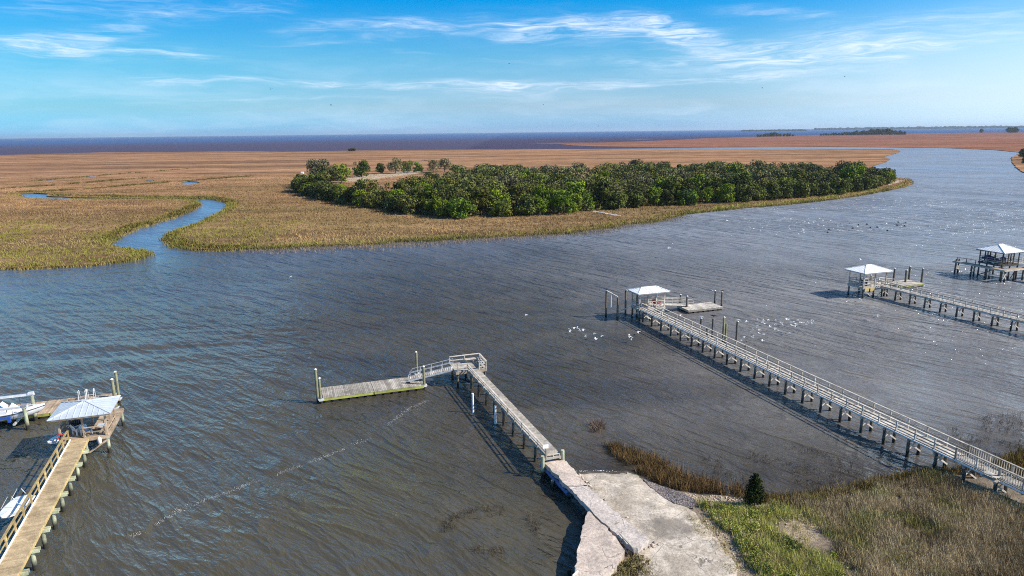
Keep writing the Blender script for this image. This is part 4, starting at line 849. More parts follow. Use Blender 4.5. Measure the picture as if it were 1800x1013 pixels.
def gangway(label, p, q, wdt, hr, mat, name='gangway'):
    """sloping aluminium bridge; p = pier end, q = float end (world)"""
    p, q = Vector(p), Vector(q); d_ = q - p; ang = math.atan2(d_.y, d_.x); L = d_.xy.length; rt_ = thing(name, label, 'gangway', (p.x, p.y, p.z), ang, 'gangways down to the floating docks')
    dz = d_.z; b = MB(); n_ = int(L / .2)
    for i in range(n_): t = (i + .5) / n_; b.box((L * t, 0, dz * t), (.17, wdt, .03))
    b.build('deck', 'pale_wood', rt_)
    for s_ in (-1, 1):
        b = MB(); y_ = s_ * wdt / 2; b.beam((0, y_, -.05), (L, y_, dz - .05), .05, .14, 1.1); b.cyl((0, y_, hr), (L - .25, y_, dz * (1 - .25 / L) + hr), .025, .025, 6, 1.1); b.cyl((L - .25, y_, dz + hr), (L, y_, dz + hr - .25), .025, .025, 6, 1.1); b.cyl((L, y_, dz + hr - .25), (L, y_, dz), .025, .025, 6, 1.1)
        b.cyl((0, y_, hr * .5), (L, y_, dz + hr * .5), .018, .018, 6, 1.1); n_ = max(3, int(L / 1.0))
        for i in range(n_ + 1): t = i / n_; b.cyl((L * t, y_, dz * t), (L * t, y_, dz * t + hr - (.25 if i == n_ else 0)), .022, .022, 6, 1.1)
        b.build('handrail', mat, rt_)
    return rt_
PG = 'free standing mooring piles'
def top_z(px_, base, ytop):
    lo, hi = 0.0, 8.0
    for _ in range(40):
        mid = (lo + hi) / 2
        if Q((base.x, base.y, mid))[1] > ytop: lo = mid
        else: hi = mid
    return lo
def mooring(px_, yb, yt, label, mat='pile_wood', r=.13, cap=True, z0=0.0, name='mooring_pile', collar=False):
    p = P(px_, yb, z0); zt = top_z(px_, p, yt); rt_ = thing(name, label, 'mooring pile', (p.x, p.y, 0), 0, PG)
    b = MB(); pile(b, 0, 0, -.6, zt, r, 1.0); b.build('shaft', mat, rt_)
    if cap: b = MB(); b.cyl((0, 0, zt), (0, 0, zt + .09), r * 1.06, r * .35, 10, 1.0); b.build('cap', 'white', rt_)
    if collar: b = MB(); b.box((0, 0, .42), (.5, .42, .07), A_, 1.1); b.box((0, 0, .33), (.36, .5, .07), A_, 1.1); b.build('pile_guide', 'alu', rt_)
    return rt_

GW, PW = 'grey_wood', 'pale_wood'
# --- pier in the centre with its L shaped head, gangway and two section float
o2 = P(984, 797.6, 1.55)
p2 = pier('narrow grey pier in the centre running out from the concrete jetty', o2, 1.05, 0.0, 19.1, 1.55, 2.12, 'L', [.2, 2.3, 4.6, 7.0, 9.3, 11.6, 13.9, 16.2, 18.4], (GW, PW, 'pile_grey', GW), brace=False, mids=(.45,), postr=.11)
# walkway occupies x -1.05..0 of the traced edge and leans a degree and a half
p2.location = loc2w(o2, -1.02, 0); p2.rotation_euler.z = A_ + R(1.5)
bx = MB(); bx.box((1.05 / 2, .05, 1.3), (1.7, .16, .16)); bx.build('pile_cap', PW, p2)
b = MB(); pile(b, -.32, -.1, -.5, 1.65, .14, 1.2); b.build('piling', 'pile_pale', p2); b = MB(); pile(b, 1.3, .05, -.5, 1.75, .14, 1.2); b.build('piling', 'pile_pale', p2)
hd = thing('platform', 'railed L shaped platform at the outer end of the centre pier', 'platform', (o2.x, o2.y, 0), A_)
b = MB(); planks(b, -2.8, .3, 19.12, 21.7, 1.56); b.build('deck', GW, hd)
b = MB(); b.box((-1.25, 19.15, 1.38), (3.1, .08, .22)); b.box((-1.25, 21.65, 1.38), (3.1, .08, .22)); b.box((.26, 20.4, 1.375), (.08, 2.4, .22)); b.box((-2.76, 20.4, 1.375), (.08, 2.4, .22)); b.build('frame', 'tan_wood', hd)
b = MB(); f1 = lambda c: 2.3; f0 = lambda c: 1.56
rail_run(b, (-2.8, 21.65, 0), (.26, 21.65, 0), f1, f0, (.45,), 1.5, .1, (.16, .05)); rail_run(b, (.26, 21.6, 0), (.26, 19.2, 0), f1, f0, (.35, .7), 1.2, .1, (.16, .05)); rail_run(b, (.26, 19.15, 0), (-.45, 19.15, 0), f1, f0, (.35, .7), .8, .1, (.14, .05)); rail_run(b, (-1.55, 19.15, 0), (-2.6, 19.15, 0), f1, f0, (.35, .7), 1.0, .1, (.16, .05)); b.build('railing', PW, hd)
b = MB(); b.box((-.5, 21.3, 1.95), (1.6, .4, .05)); b.box((-.5, 21.3, 1.75), (.08, .3, .36)); b.box((.1, 20.3, 1.9), (.35, 1.4, .05)); b.build('bench_seat', PW, hd)
for x_ in (-2.6, -1.2, .15):
    for y_ in (19.3, 21.5): b = MB(); pile(b, x_, y_, -.5, 1.28, .12); b.build('piling', 'pile_grey', hd)
gangway('white aluminium gangway sloping from the centre pier head to the long float', loc2w(o2, -2.85, 20.2, 1.6), loc2w(o2, -6.9, 21.55, .56), 1.0, .8, 'alu')
float_dock('long grey two section float left of the centre pier with mossy yellow edge', o2, -15.2, -5.9, 19.5, 22.3, .5, [-10.6], (GW, 'moss_wood'), 0.0)
b = MB(); b.box((0, 0, .03), (.42, .22, .06), .3, 1.0); o = b.build('rubber_mat', 'black'); o.location = loc2w(o2, -7.2, 20.6, .52); tag(o, 'small black mat at the foot of the white gangway', 'mat')
# birds droppings and bits of drift on the float are left to the planks' own colour
mooring(559, 707, 649.5, 'taller mossy pile with white cap at the left end of the long float', 'pile_wood', .13, collar=False)
mooring(564.5, 704, 665, 'shorter mossy pile at the near left corner of the long float', 'pile_wood', .12, z0=.3, collar=True)
mooring(733, 659, 619, 'mossy pile behind the gangway at the back of the long float', 'pile_wood', .12, z0=.3, collar=True)
mooring(746, 679, 644.5, 'mossy pile at the near right corner of the long float', 'pile_wood', .12, z0=.3, collar=True)
mooring(831.5, 726, 691.5, 'white sleeved post in the water left of the centre pier, the farther of two', 'white', .10, False)
mooring(871, 745, 712.5, 'white sleeved post in the water left of the centre pier, the nearer of two', 'white', .10, False)
b = MB(); b.box((0, 0, .25), (.42, .03, .3)); b.build; sg = b.build('sign', 'white'); sg.location = loc2w(o2, -1.06, .05, 2.0); sg.rotation_euler.z = A_; tag(sg, 'small blank white board on the rail at the shore end of the centre pier', 'sign')
for px_, yb, yt, lb in ((972, 858, 844, 'short pale stub of a pile beside the blue pipe under the jetty'), (1026, 912, 901, 'green topped pile stub at the tip of the seawall wedge'), (1000.5, 1013, 1000, 'dark pile stub against the seawall at the bottom edge of the photo')):
    mooring(px_, yb, yt, lb, 'pile_pale' if yb < 1000 else 'pile_grey', .13, False, name='pile_stub')

# --- long pier on the right with gazebo, gangway, float and boat lift
o3 = P(1628, 782, 1.6); sk = 0.0
p3 = pier('longest pale wooden pier crossing the right side with cross braced piles and two rails', o3, 1.1, -11.5, 41.4, 1.62, 2.42, 'LR', list(np.arange(-9.6, 41.2, 2.2)), (PW, PW, 'pile_grey', PW), bal_from=-2.3, pipe=True, mids=(.5,))
b = MB(); planks(b, -.6, 0, -5.6, -4.6, 1.63); b.box((-.3, -5.1, 1.85), (.5, .9, .05), 0, 1.3); b.build('bench_seat', PW, p3)
g3 = gazebo('white hip roofed gazebo at the head of the longest pier', o3, -.35, 3.5, 41.4, 43.6, 1.62, 3.72, 4.2, 2.1, ('roof_white', PW, 'pile_grey'), over=.38, posts=(4, 2), rail_sides='LBg', rg='pale_wood')
gangway('pale wooden gangway from the longest pier gazebo to its float', loc2w(o3, 3.55, 43.2, 1.62), loc2w(o3, 9.6, 44.9, .5), 1.0, .8, PW)
float_dock('short pale float right of the longest pier gazebo', o3, 7.6, 13.0, 42.3, 45.1, .5, [], (PW, 'grey_wood'))
for a_ in ((1195.5, 537, 518, 'back pile on the gangway side of the longest pier float'), (1207, 546, 521, 'dark pile at the near left corner of the short pale float'), (1256, 534, 511.5, 'taller pile on the far right corner of the short pale float'), (1268, 541, 513.5, 'pile at the near right corner of the short pale float')): mooring(*a_, 'pile_grey', .13)
mg = [(1231, 590, 560, 'leftmost of the piles standing behind the longest pier, white cap'), (1242, 592, 577, 'shortest dark pile in the row behind the longest pier'), (1251.5, 597, 560, 'second tall pile behind the longest pier, bird on top'), (1270.5, 605, 558, 'tallest green pile behind the longest pier'), (1274, 608, 569.5, 'shorter green pile touching the tallest one behind the longest pier'), (1293.5, 612, 565.5, 'rightmost pile standing behind the longest pier')]
for i, a_ in enumerate(mg): mooring(*a_, 'pile_wood' if i in (3, 4) else 'pile_grey', .13, i in (0, 3, 5))
lf = thing('boat_lift', 'empty boat lift of four tall dark posts left of the longest pier gazebo', 'boat lift')
pa, pb = P(1065, 558), P(1085, 563); za, zb = top_z(0, pa, 512), top_z(0, pb, 523); pc, pd_ = P(1099.5, 553), P(1119, 559.5); zc, zd_ = top_z(0, pc, 511), top_z(0, pd_, 519.5)
for p_, z_ in ((pa, za), (pb, zb), (pc, zc), (pd_, zd_)): b = MB(); pile(b, p_.x, p_.y, -.5, z_, .14, 1.0); b.build('piling', 'pile_grey', lf)
b = MB(); b.beam((pa.x, pa.y, za + .06), (pb.x, pb.y, zb + .06), .14, .12, 1.2); b.build('lift_beam', PW, lf); b = MB(); b.beam((pc.x, pc.y, zc + .06), (pd_.x, pd_.y, zd_ + .06), .14, .12, 1.2); b.build('lift_beam', PW, lf)
m1, m2 = pb.lerp(pc, .04), pc; b = MB(); b.beam((m1.x, m1.y, 1.1), (m2.x + .5, m2.y, 1.0), .14, .12, 1.3); b.build('cradle_beam', PW, lf)
q_ = pa.lerp(pb, .45); b = MB(); b.beam((q_.x, q_.y, za - .05), (q_.x, q_.y, 1.5), .1, .1, 1.3); b.build('guide_post', 'white', lf)
def chair(label, p, rz, mat, s_=1.0):
    t = thing('deck_chair', label, 'chair', p, rz); t.scale = (s_,) * 3
    b = MB()
    for i in range(5): b.beam((-.25 + i * .125, -.25, .36), (-.25 + i * .125, .25, .28), .11, .025, 1.0)
    b.build('seat', mat, t); b = MB()
    for i in range(5): b.beam((-.25 + i * .125, .24, .28), (-.27 + i * .135, .5, .95 - abs(i - 2) * .06), .11, .025, 1.0)
    b.build('backrest', mat, t)
    for x_ in (-.3, .3):
        b = MB(); b.box((x_, 0, .56), (.12, .65, .03), 0, 1.0); b.build('armrest', mat, t)
        for y_ in (-.25, .3): b = MB(); b.box((x_, y_, .27), (.06, .08, .54), 0, 1.0); b.build('leg', mat, t)
    return t
chair('dark red chair under the roof of the longest pier gazebo', loc2w(o3, 2.6, 42.1, 1.62), 2.2, 'red', 1.1)

# --- second pier on the right
o4 = P(1800, 567, 1.5)
p4 = pier('pale pier at the right edge leading to the second white roofed gazebo', o4, 1.1, -9.0, 20.4, 1.62, 2.38, 'LR', list(np.arange(-8, 20.4, 2.35)), (PW, PW, 'pile_grey', 'grey_wood'), mids=(.5,))
g4 = gazebo('white hip roofed gazebo second from the right with pale boards under its floor', o4, -3.3, 1.0, 20.4, 23.3, 1.62, 3.8, 4.55, 1.0, ('roof_white', PW, 'pile_grey'), over=.48, posts=(3, 2), rail_sides='LBRf')
for k_, x_ in enumerate((-3.0, -2.0)): b = MB(); b.box((x_ + .3, 20.3, 1.28), (.75, .05, .5), 0, 1.3); b.build('skirt_board', 'yellow_wood', g4)
gangway('short pale gangway right of the second gazebo', loc2w(o4, 1.05, 22.9, 1.62), loc2w(o4, 6.8, 24.9, .5), 1.1, .75, PW)
float_dock('pale float with mossy end beside the second gazebo', o4, 6.4, 11.4, 23.0, 26.0, .5, [], (PW, 'moss_wood'))
for a_ in ((1570, 496, 472, 'left pile at the back of the mossy float by the second gazebo'), (1591, 501.5, 475, 'front left pile of the mossy float by the second gazebo'), (1597, 495, 468.5, 'tallest pile at the back of the mossy float by the second gazebo'), (1619, 501, 472, 'right end pile of the mossy float by the second gazebo')): mooring(*a_, 'pile_grey', .15)
chair('dark chair under the second gazebo roof', loc2w(o4, -1.9, 21.6, 1.62), 1.0, 'black', 1.2)

# --- gazebo at the right edge
o5 = P(1763, 470, 2.3)
g5 = gazebo('tall white roofed gazebo cut near the right edge, dark frame', o5, .45, 4.2, .45, 4.5, 2.5, 4.5, 5.45, 1.0, ('roof_white', 'dark_wood', 'pile_grey'), over=.42, posts=(4, 4), rail_sides='LRB', rg='pale_wood')
p5 = thing('pier', 'low catwalk on dark piles wrapping the gazebo at the right edge', 'pier', (o5.x, o5.y, 0), A_, 'long wooden piers')
b = MB(); planks(b, -.85, .1, -.9, 7.9, 2.02); planks(b, .12, 9.0, -.9, -.1, 2.02, across=False); b.build('deck', 'tan_wood', p5)
b = MB(); b.box((-.85, 3.5, 1.88), (.06, 8.8, .2)); b.box((4.2, -.92, 1.88), (9.9, .06, .2)); b.build('joist', PW, p5)
for y_ in (-.5, 2.0, 4.6, 7.4):
    for x_ in (-.7, 0): b = MB(); pile(b, x_, y_, -.5, 1.95 if y_ < 7 else 2.4, .13); b.build('piling', 'pile_grey', p5)
    b = MB(); b.beam((-.7, y_ - .16, 1.6), (0, y_ - .16, .5), .05, .13, 1.4); b.build('cross_brace', PW, p5); b = MB(); b.beam((0, y_ - .21, 1.6), (-.7, y_ - .21, .5), .05, .13, 1.4); b.build('cross_brace', PW, p5)
for x_ in (2, 4, 6, 8): b = MB(); pile(b, x_, -.5, -.5, 1.95, .13); b.build('piling', 'pile_grey', p5)
b = MB(); rail_run(b, (.1, 7.8, 0), (.1, 4.6, 0), lambda c: 2.6, lambda c: 2.02, (), 1.6, .08); b.build('railing', 'dark_wood', p5)
b = MB(); planks(b, 4.25, 5.5, -7, 2.6, 2.5); b.build('deck', PW, p5)
b = MB(); rail_run(b, (5.5, -7, 0), (5.5, 2.6, 0), lambda c: 3.3, lambda c: 2.5, (.5,), 1.6, .08); b.build('railing', PW, p5)
def jet_ski(label, p, rz):
    t = thing('jet_ski', label, 'jet ski', p, rz)
    rings = []
    for x_, w_, h0, h1 in ((-1.35, .35, .15, .45), (-1.1, .5, .05, .62), (-.4, .52, .0, .78), (.2, .5, .0, .95), (.6, .45, .05, .9), (1.1, .3, .15, .6), (1.45, .06, .35, .42)):
        rings.append([(x_, w_ * math.cos(a) * (1 if math.sin(a) < .3 else .75), (h0 + h1) / 2 + (h1 - h0) / 2 * math.sin(a)) for a in np.linspace(0, 2 * math.pi, 12, endpoint=False)])
    b = MB(); b.loft(rings, 1.0); b.build('cover', 'navy', t); b = MB()
    for x_ in (-.8, .6): b.box((x_, 0, -.12), (.12, 1.1, .2), 0, 1)
    b.build('cradle', 'white', t); return t
jet_ski('covered navy jet ski parked on the left side of the right edge gazebo', loc2w(o5, 1.1, 3.0, 2.72), A_ + R(90))
chair('dark chair on the right edge gazebo floor', loc2w(o5, 2.9, 2.2, 2.5), 2.5, 'navy', 1.1)

# --- pier at the left with gazebo, float, lift and boat
o1 = P(29, 1012, 1.5)
p1 = pier('brown planked pier in the bottom left corner with one yellow railing', o1, 1.25, -10, 17.9, 1.5, 2.3, 'L', [-6.5, -4, -1.6, .6, 2.8, 5.0, 7.2, 9.4, 11.6, 13.8, 16.0], ('brown_wood', 'yellow_wood', 'pile_pale', 'tan_wood'), mids=(.45,), brace=False, postr=.13)
p1.location = loc2w(o1, -1.23, 0); p1.rotation_euler.z = A_ + R(2.1)
b = MB(); b.box((.05, 4, 1.54), (.07, 27.8, .06), 0, 1.3); b.build('kerb', 'white', p1)
for y_ in (.6, 2.8, 5.0, 7.2, 9.4, 11.6, 13.8, 16.0): b = MB(); b.box((1.2, y_ - .12, 1.2), (.75, .07, .2), 0, 1.4); b.box((1.2, y_ + .14, 1.2), (.75, .07, .2), 0, 1.2); b.build('pile_cap', 'pile_pale', p1)
g1 = gazebo('blue grey metal roofed gazebo on the left pier beside the white boat', o1, -2.6, .75, 17.95, 20.9, 1.5, 3.42, 3.95, .15, ('roof_blue', 'tan_wood', 'pile_pale'), over=.42, posts=(3, 3), railz=.8, rail_sides='LRg', extra_y=2.6)
b = MB(); b.box((.3, 22.3, 1.2), (.3, 2.2, .3)); b.build('floor_frame', 'tan_wood', g1)
float_dock('long tan float behind the left gazebo and the white boat', o1, -14.5, -1.15, 27.4, 30.7, .5, [-10.2, -5.85], ('tan_wood', 'moss_wood'))
gangway('short ramp from the left gazebo down to the tan float', loc2w(o1, -1.6, 23.4, 1.5), loc2w(o1, -2.6, 27.9, .55), 1.0, .8, 'alu')
mooring(205, 724, 667, 'nearer of the two yellow green piles at the right end of the tan float', 'pile_wood', .14, collar=True)
mooring(210, 708, 654, 'farther of the two yellow green piles at the right end of the tan float', 'pile_wood', .13, collar=True)
for k_, (a, c_) in enumerate(((147, 703), (161.5, 700.5))):
    p = P(a, c_, .5); t = thing('dock_ladder', ('left' if k_ == 0 else 'right') + ' one of two white hooped ladders on the tan float', 'ladder', (p.x, p.y, .5), A_, 'hooped ladders on the tan float')
    for x_ in (-.28, .28):
        b = MB(); pr_ = None
        for i in range(9):
            an = math.pi * i / 8; q_ = (x_, -.1 + .22 * math.cos(an), .75 + .22 * math.sin(an))
            if pr_: b.cyl(pr_, q_, .03, .03, 6, 1.1)
            pr_ = q_
        b.cyl((x_, .12, .75), (x_, .2, -.7), .03, .03, 6, 1.1); b.cyl((x_, -.32, .75), (x_, -.45, 0), .03, .03, 6, 1.1); b.build('side_rail', 'alu', t)
    b = MB()
    for z_ in (.3, .0, -.3): b.cyl((-.28, .17, z_), (.28, .17, z_), .025, .025, 6, 1.1)
    b.build('rung', 'alu', t)
# boat lift and boat
l1 = thing('boat_lift', 'boat lift with white top beams holding the white boat', 'boat lift', (o1.x, o1.y, 0), A_)
NB, FB = [(-6.9, 25.3), (-12.3, 25.3)], [(-6.9, 28.0 - .75), (-12.3, 28.0 - .75)]
zb1 = top_z(0, loc2w(o1, -6.9, 25.3), 717)
pf = loc2w(o1, -6.9, 27.2)
zb2 = top_z(0, pf, 695)
for (x_, y_), z_ in zip(NB + FB, (zb1, zb1, zb2, zb2)): b = MB(); pile(b, x_, y_, -.6, z_, .15, 1.0); b.build('piling', 'pile_pale', l1)
for y_, z_ in ((25.3, zb1), (27.2, zb2)): b = MB(); b.box((-9.6, y_, z_ + .08), (5.9, .2, .16), 0, 1.1); b.build('lift_beam', 'alu', l1)
b = MB(); b.box((-6.9, 27.2, zb2 + .2), (.4, .34, .16), 0, 1.1); b.box((-6.9, 25.3, zb1 + .2), (.34, .3, .14), 0, .5); b.build('winch_motor', 'alu', l1)
b = MB(); b.box((-7.8, 26.25, .62), (.16, 2.2, .14), 0, .9); b.box((-11.2, 26.25, .62), (.16, 2.2, .14), 0, .9); b.build('cradle_beam', 'alu', l1)
b = MB()
for x_ in (-7.8, -11.2):
    b.cyl((x_, 25.3, zb1), (x_, 25.3, .62), .015, .015, 5, .6); b.cyl((x_, 27.2, zb2), (x_, 27.2, .62), .015, .015, 5, .6)
b.build('lift_cable', 'black', l1)
def boat(label, p, rz):
    """open fibreglass boat, bow towards +x"""
    t = thing('motor_boat', label, 'boat', p, rz); L = 6.4
    prof = [(-3.2, .95, .62, 0.0), (-2.4, 1.02, .64, -.02), (-1.2, 1.06, .66, -.02), (0, 1.05, .70, 0.0), (1.0, .97, .75, .03), (1.9, .76, .82, .12), (2.6, .46, .90, .28), (3.05, .18, .95, .52), (3.25, .02, .98, .80)]
    outer = [[(x_, -w_, g_), (x_, -w_ * .96, g_ - .12), (x_, -w_ * .82, k_ + .22), (x_, -w_ * .35, k_ + .06), (x_, 0, k_), (x_, w_ * .35, k_ + .06), (x_, w_ * .82, k_ + .22), (x_, w_ * .96, g_ - .12), (x_, w_, g_)] for x_, w_, g_, k_ in prof]
    b = MB(); n = 9; vs = [v for r in outer for v in r]; fs = [(j * n + i, j * n + i + 1, (j + 1) * n + i + 1, (j + 1) * n + i) for j in range(len(prof) - 1) for i in range(n - 1)] + [tuple(range(n))]
    b.add(vs, fs, 1.0, True); b.build('hull', 'gelcoat', t)
    b = MB()     # inner liner with gunwale
    inner = [[(x_, -w_, g_), (x_, -w_ * .84, g_ + .01), (x_, -w_ * .8, max(k_ + .3, g_ - .38) if x_ < 1.2 else g_ + .04), (x_, 0, max(k_ + .26, g_ - .40) if x_ < 1.2 else g_ + .10), (x_, w_ * .8, max(k_ + .3, g_ - .38) if x_ < 1.2 else g_ + .04), (x_, w_ * .84, g_ + .01), (x_, w_, g_)] for x_, w_, g_, k_ in prof]
    n = 7; vs = [v for r in inner for v in r]; fs = [(j * n + i, (j + 1) * n + i, (j + 1) * n + i + 1, j * n + i + 1) for j in range(len(prof) - 1) for i in range(n - 1)]; b.add(vs, fs, .95); b.build('deck', 'gelcoat', t)
    b = MB()
    for s_ in (-1, 1):
        for (x0_, w0, g0, k0), (x1_, w1, g1, k1) in zip(prof, prof[1:]): b.beam((x0_, s_ * (w0 + .012), g0 - .07), (x1_, s_ * (w1 + .012), g1 - .07), .03, .05, 1)
    b.build('rub_rail', 'black', t)
    b = MB(); b.loft([[(x_, y_, z_) for x_, y_, z_ in ((a - .35, -.38, zz), (a + .42, -.38, zz), (a + .42, .38, zz), (a - .35, .38, zz))] for a, zz in ((0, .3), (0, .95), (.05, 1.15))], 1.0, False); b.build('console', 'gelcoat', t)
    b = MB(); b.add([(.46, -.4, 1.1), (.46, .4, 1.1), (.12, .34, 1.5), (.12, -.34, 1.5), (.43, -.4, 1.1), (.43, .4, 1.1), (.09, .34, 1.5), (.09, -.34, 1.5)], [(0, 1, 2, 3), (7, 6, 5, 4), (0, 3, 7, 4), (1, 5, 6, 2), (2, 6, 7, 3), (0, 4, 5, 1)], 1.0); b.build('windscreen', 'white', t)
    for a in (-1.0, .9):   # peaked white covers over seat and console
        b = MB(); b.add([(a - .45, -.45, .55), (a + .45, -.45, .55), (a + .45, .45, .55), (a - .45, .45, .55), (a - .25, -.3, 1.0), (a + .25, -.3, 1.0), (a + .25, .3, 1.0), (a - .25, .3, 1.0), (a, 0, 1.42)], [(0, 1, 5, 4), (1, 2, 6, 5), (2, 3, 7, 6), (3, 0, 4, 7), (4, 5, 8), (5, 6, 8), (6, 7, 8), (7, 4, 8)], 1.0); b.build('seat_cover', 'white', t)
    b = MB(); b.box((-.3, -1.14, .5), (2.6, .14, .2), 0, 1.0); b.box((.9, -1.12, .36), (.22, .16, .5), 0, 1.0); b.build('side_bolster', 'blue', t, 'blue padded bolster along the near side')
    b = MB(); b.loft([[(-3.45 + dx, y_, z_) for dx, y_ in ((-.22, -.2), (.22, -.2), (.22, .2), (-.22, .2))] for z_ in (.75, 1.15)], 1.0, False); b.box((-3.4, 0, .35), (.2, .16, .9), 0, .8); b.build('outboard_motor', 'gelcoat', t)
    b = MB(); b.box((2.2, 0, .955), (.3, .12, .04), 0, 1); b.build('hatch', 'black', t); return t
boat('white open motor boat with blue side padding hanging in the left lift', loc2w(o1, -8.95, 26.3, .78), A_ - R(1))
# things inside the left gazebo
chair('grey chair in the shade of the left gazebo', loc2w(o1, -1.5, 19.0, 1.5), 2.6, 'white', 1.0)
chair('blue white chair by the entrance of the left gazebo', loc2w(o1, -.85, 18.5, 1.5), 1.1, 'roof_blue', .9)
chair('black chair at the far side of the left gazebo', loc2w(o1, -1.9, 20.2, 1.5), 3.6, 'black', 1.0)
tb = thing('side_table', 'low glass topped table at the right of the left gazebo', 'table', loc2w(o1, .1, 18.9, 1.5), A_)
b = MB(); b.box((0, 0, .5), (.7, .9, .03), 0, 1); b.build('table_top', 'roof_blue', tb)
for x_ in (-.3, .3):
    for y_ in (-.4, .4): b = MB(); b.box((x_, y_, .24), (.05, .05, .48), 0, 1); b.build('leg', 'black', tb)
b = MB(); b.loft([[(r_ * math.cos(a), r_ * math.sin(a), z_) for a in np.linspace(0, 6.283, 10, endpoint=False)] for z_, r_ in ((0, .05), (.06, .13), (.45, .14), (.56, .06), (.6, .03))], 1.0); o = b.build('fender', 'white'); o.location = loc2w(o1, .12, 17.75, .95); tag(o, 'white boat fender hanging at the right front of the left gazebo', 'fender')
t = thing('hose_reel', 'red hose coil on the left front post of the left gazebo', 'hose', loc2w(o1, -2.42, 17.86, 1.95), A_); b = MB(); pr_ = None
for i in range(33):
    an = i / 8 * 2 * math.pi; q_ = (.2 * math.cos(an), -.05 - i * .003, .22 * math.sin(an))
    if pr_: b.cyl(pr_, q_, .03, .03, 6, 1)
    pr_ = q_
b.build('hose', 'red', t); b = MB(); b.box((0, .0, 0), (.1, .08, .12), 0, 1); b.build('hook', 'black', t)
def skiff(label, px0, px1, z, group='white skiffs slung under the left pier rail'):
    tip, root_ = P(*px0, z), P(*px1, z); d_ = root_ - tip; ang = math.atan2(d_.y, d_.x); t = thing('skiff', label, 'skiff', (tip.x, tip.y, z - .25), ang, group); t.scale = (1, 1.25, 1.2)
    prof = [(0, .02, .30, .22), (.25, .22, .28, .08), (.7, .42, .25, .0), (1.3, .52, .24, -.02), (2.0, .55, .24, -.02), (2.6, .5, .24, 0)]
    rings = [[(x_, -w_, g_), (x_, -w_ * .7, k_ + .03), (x_, 0, k_), (x_, w_ * .7, k_ + .03), (x_, w_, g_), (x_, 0, g_ + .06)] for x_, w_, g_, k_ in prof]
    b = MB(); b.loft(rings, 1.0, False); b.build('hull', 'gelcoat', t)
    b = MB()
    for x_ in (1.0, 2.0): b.cyl((x_, -.5, .3), (x_ + .02, -.1, .95), .015, .015, 5, 1); b.cyl((x_, .5, .3), (x_ + .02, .1, .95), .015, .015, 5, 1)
    b.build('sling_rope', 'white', t); return t
skiff('nearer small white skiff bow poking out left of the left pier railing', (3, 912), (60, 862), 1.3)
skiff('farther small white skiff bow poking out left of the left pier railing', (84, 780), (136, 756), 1.3)

# odd pieces on the far bank
for k_ in range(9):
    px_ = 1044 + k_ * 5.4; p = PF(px_, 373 + k_ * .95, .5); b = MB(); b.box((0, 0, 0), (random.uniform(.7, 1.2), .5, .12), random.uniform(-.3, .3), 1.0); o = b.build('walkway_board', 'white'); o.location = (p.x, p.y, .75); tag(o, 'white board in the broken plank walk on the island shore', 'board', 'boards of the broken walk on the island shore')
sh = thing('shed', 'tiny white shed alone in the marsh left of the wood', 'shed', (*PF(532, 307.5).xy, .3)); b = MB(); b.box((0, 0, .5), (1.5, 1.2, 1.0), 0, 1); b.build('wall', 'white', sh); b = MB(); b.add([(-.85, -.7, 1), (.85, -.7, 1), (.85, .7, 1), (-.85, .7, 1), (-.85, 0, 1.4), (.85, 0, 1.4)], [(0, 1, 5, 4), (2, 3, 4, 5), (1, 2, 5), (3, 0, 4), (3, 2, 1, 0)], 1); b.build('roof', 'roof_white', sh)

# ------------------------------------------------------------------ foam
def foam(name, pts, wdt, n, smax, label, z=0.012, fn=P):
    w = [fn(a, c_, 0) for a, c_ in pts]; L = [(q - p).length for p, q in zip(w, w[1:])]; tot = sum(L); X_, Y_, S_ = [], [], []
    for _ in range(n):
        s_ = random.random() * tot; i = 0
        while s_ > L[i]: s_ -= L[i]; i += 1
        p = w[i].lerp(w[i + 1], s_ / L[i]); X_.append(p.x + random.gauss(0, wdt)); Y_.append(p.y + random.gauss(0, wdt)); S_.append(smax * random.random() ** 2.2 + smax * .15)
    x, y, s_ = map(np.array, (X_, Y_, S_)); kk = vnoise(x * 1.0, y * 1.0, wdt * 5, 77) > .4; x, y, s_ = x[kk], y[kk], s_[kk]; m = len(x); an = np.linspace(0, 2 * np.pi, 6, endpoint=False)
    V = np.stack([np.c_[x + s_ * np.cos(a) * rng.uniform(.5, 1.3, m), y + s_ * .7 * np.sin(a) * rng.uniform(.5, 1.3, m), np.full(m, z) + rng.random(m) * .004] for a in an], 1)
    o = fast_mesh(name, V.reshape(-1, 3), np.arange(m * 6).reshape(-1, 6), np.full((m * 6, 3), .85)); return tag(o, label, kind='stuff')
foam('foam_line', [(230, 945), (330, 890), (440, 850), (560, 808), (650, 770), (720, 718), (790, 688)], .16, 2600, .026, 'thin line of white foam flecks across the near water')
foam('wash', [(1018, 829), (1032, 822), (1058, 821), (1082, 817), (1108, 824)], 0.42, 700, .05, 'white wash breaking at the foot of the ramp')
foam('surf', [(30, 245.6), (110, 245.2), (200, 244.6), (310, 244.2)], 16, 1800, 9, 'pale line of far surf on the left sea horizon', .3, PF)
foam('surf', [(345, 243.6), (470, 242.4), (620, 241)], 16, 1500, 8, 'pale line of far surf near the middle of the sea horizon', .3, PF)

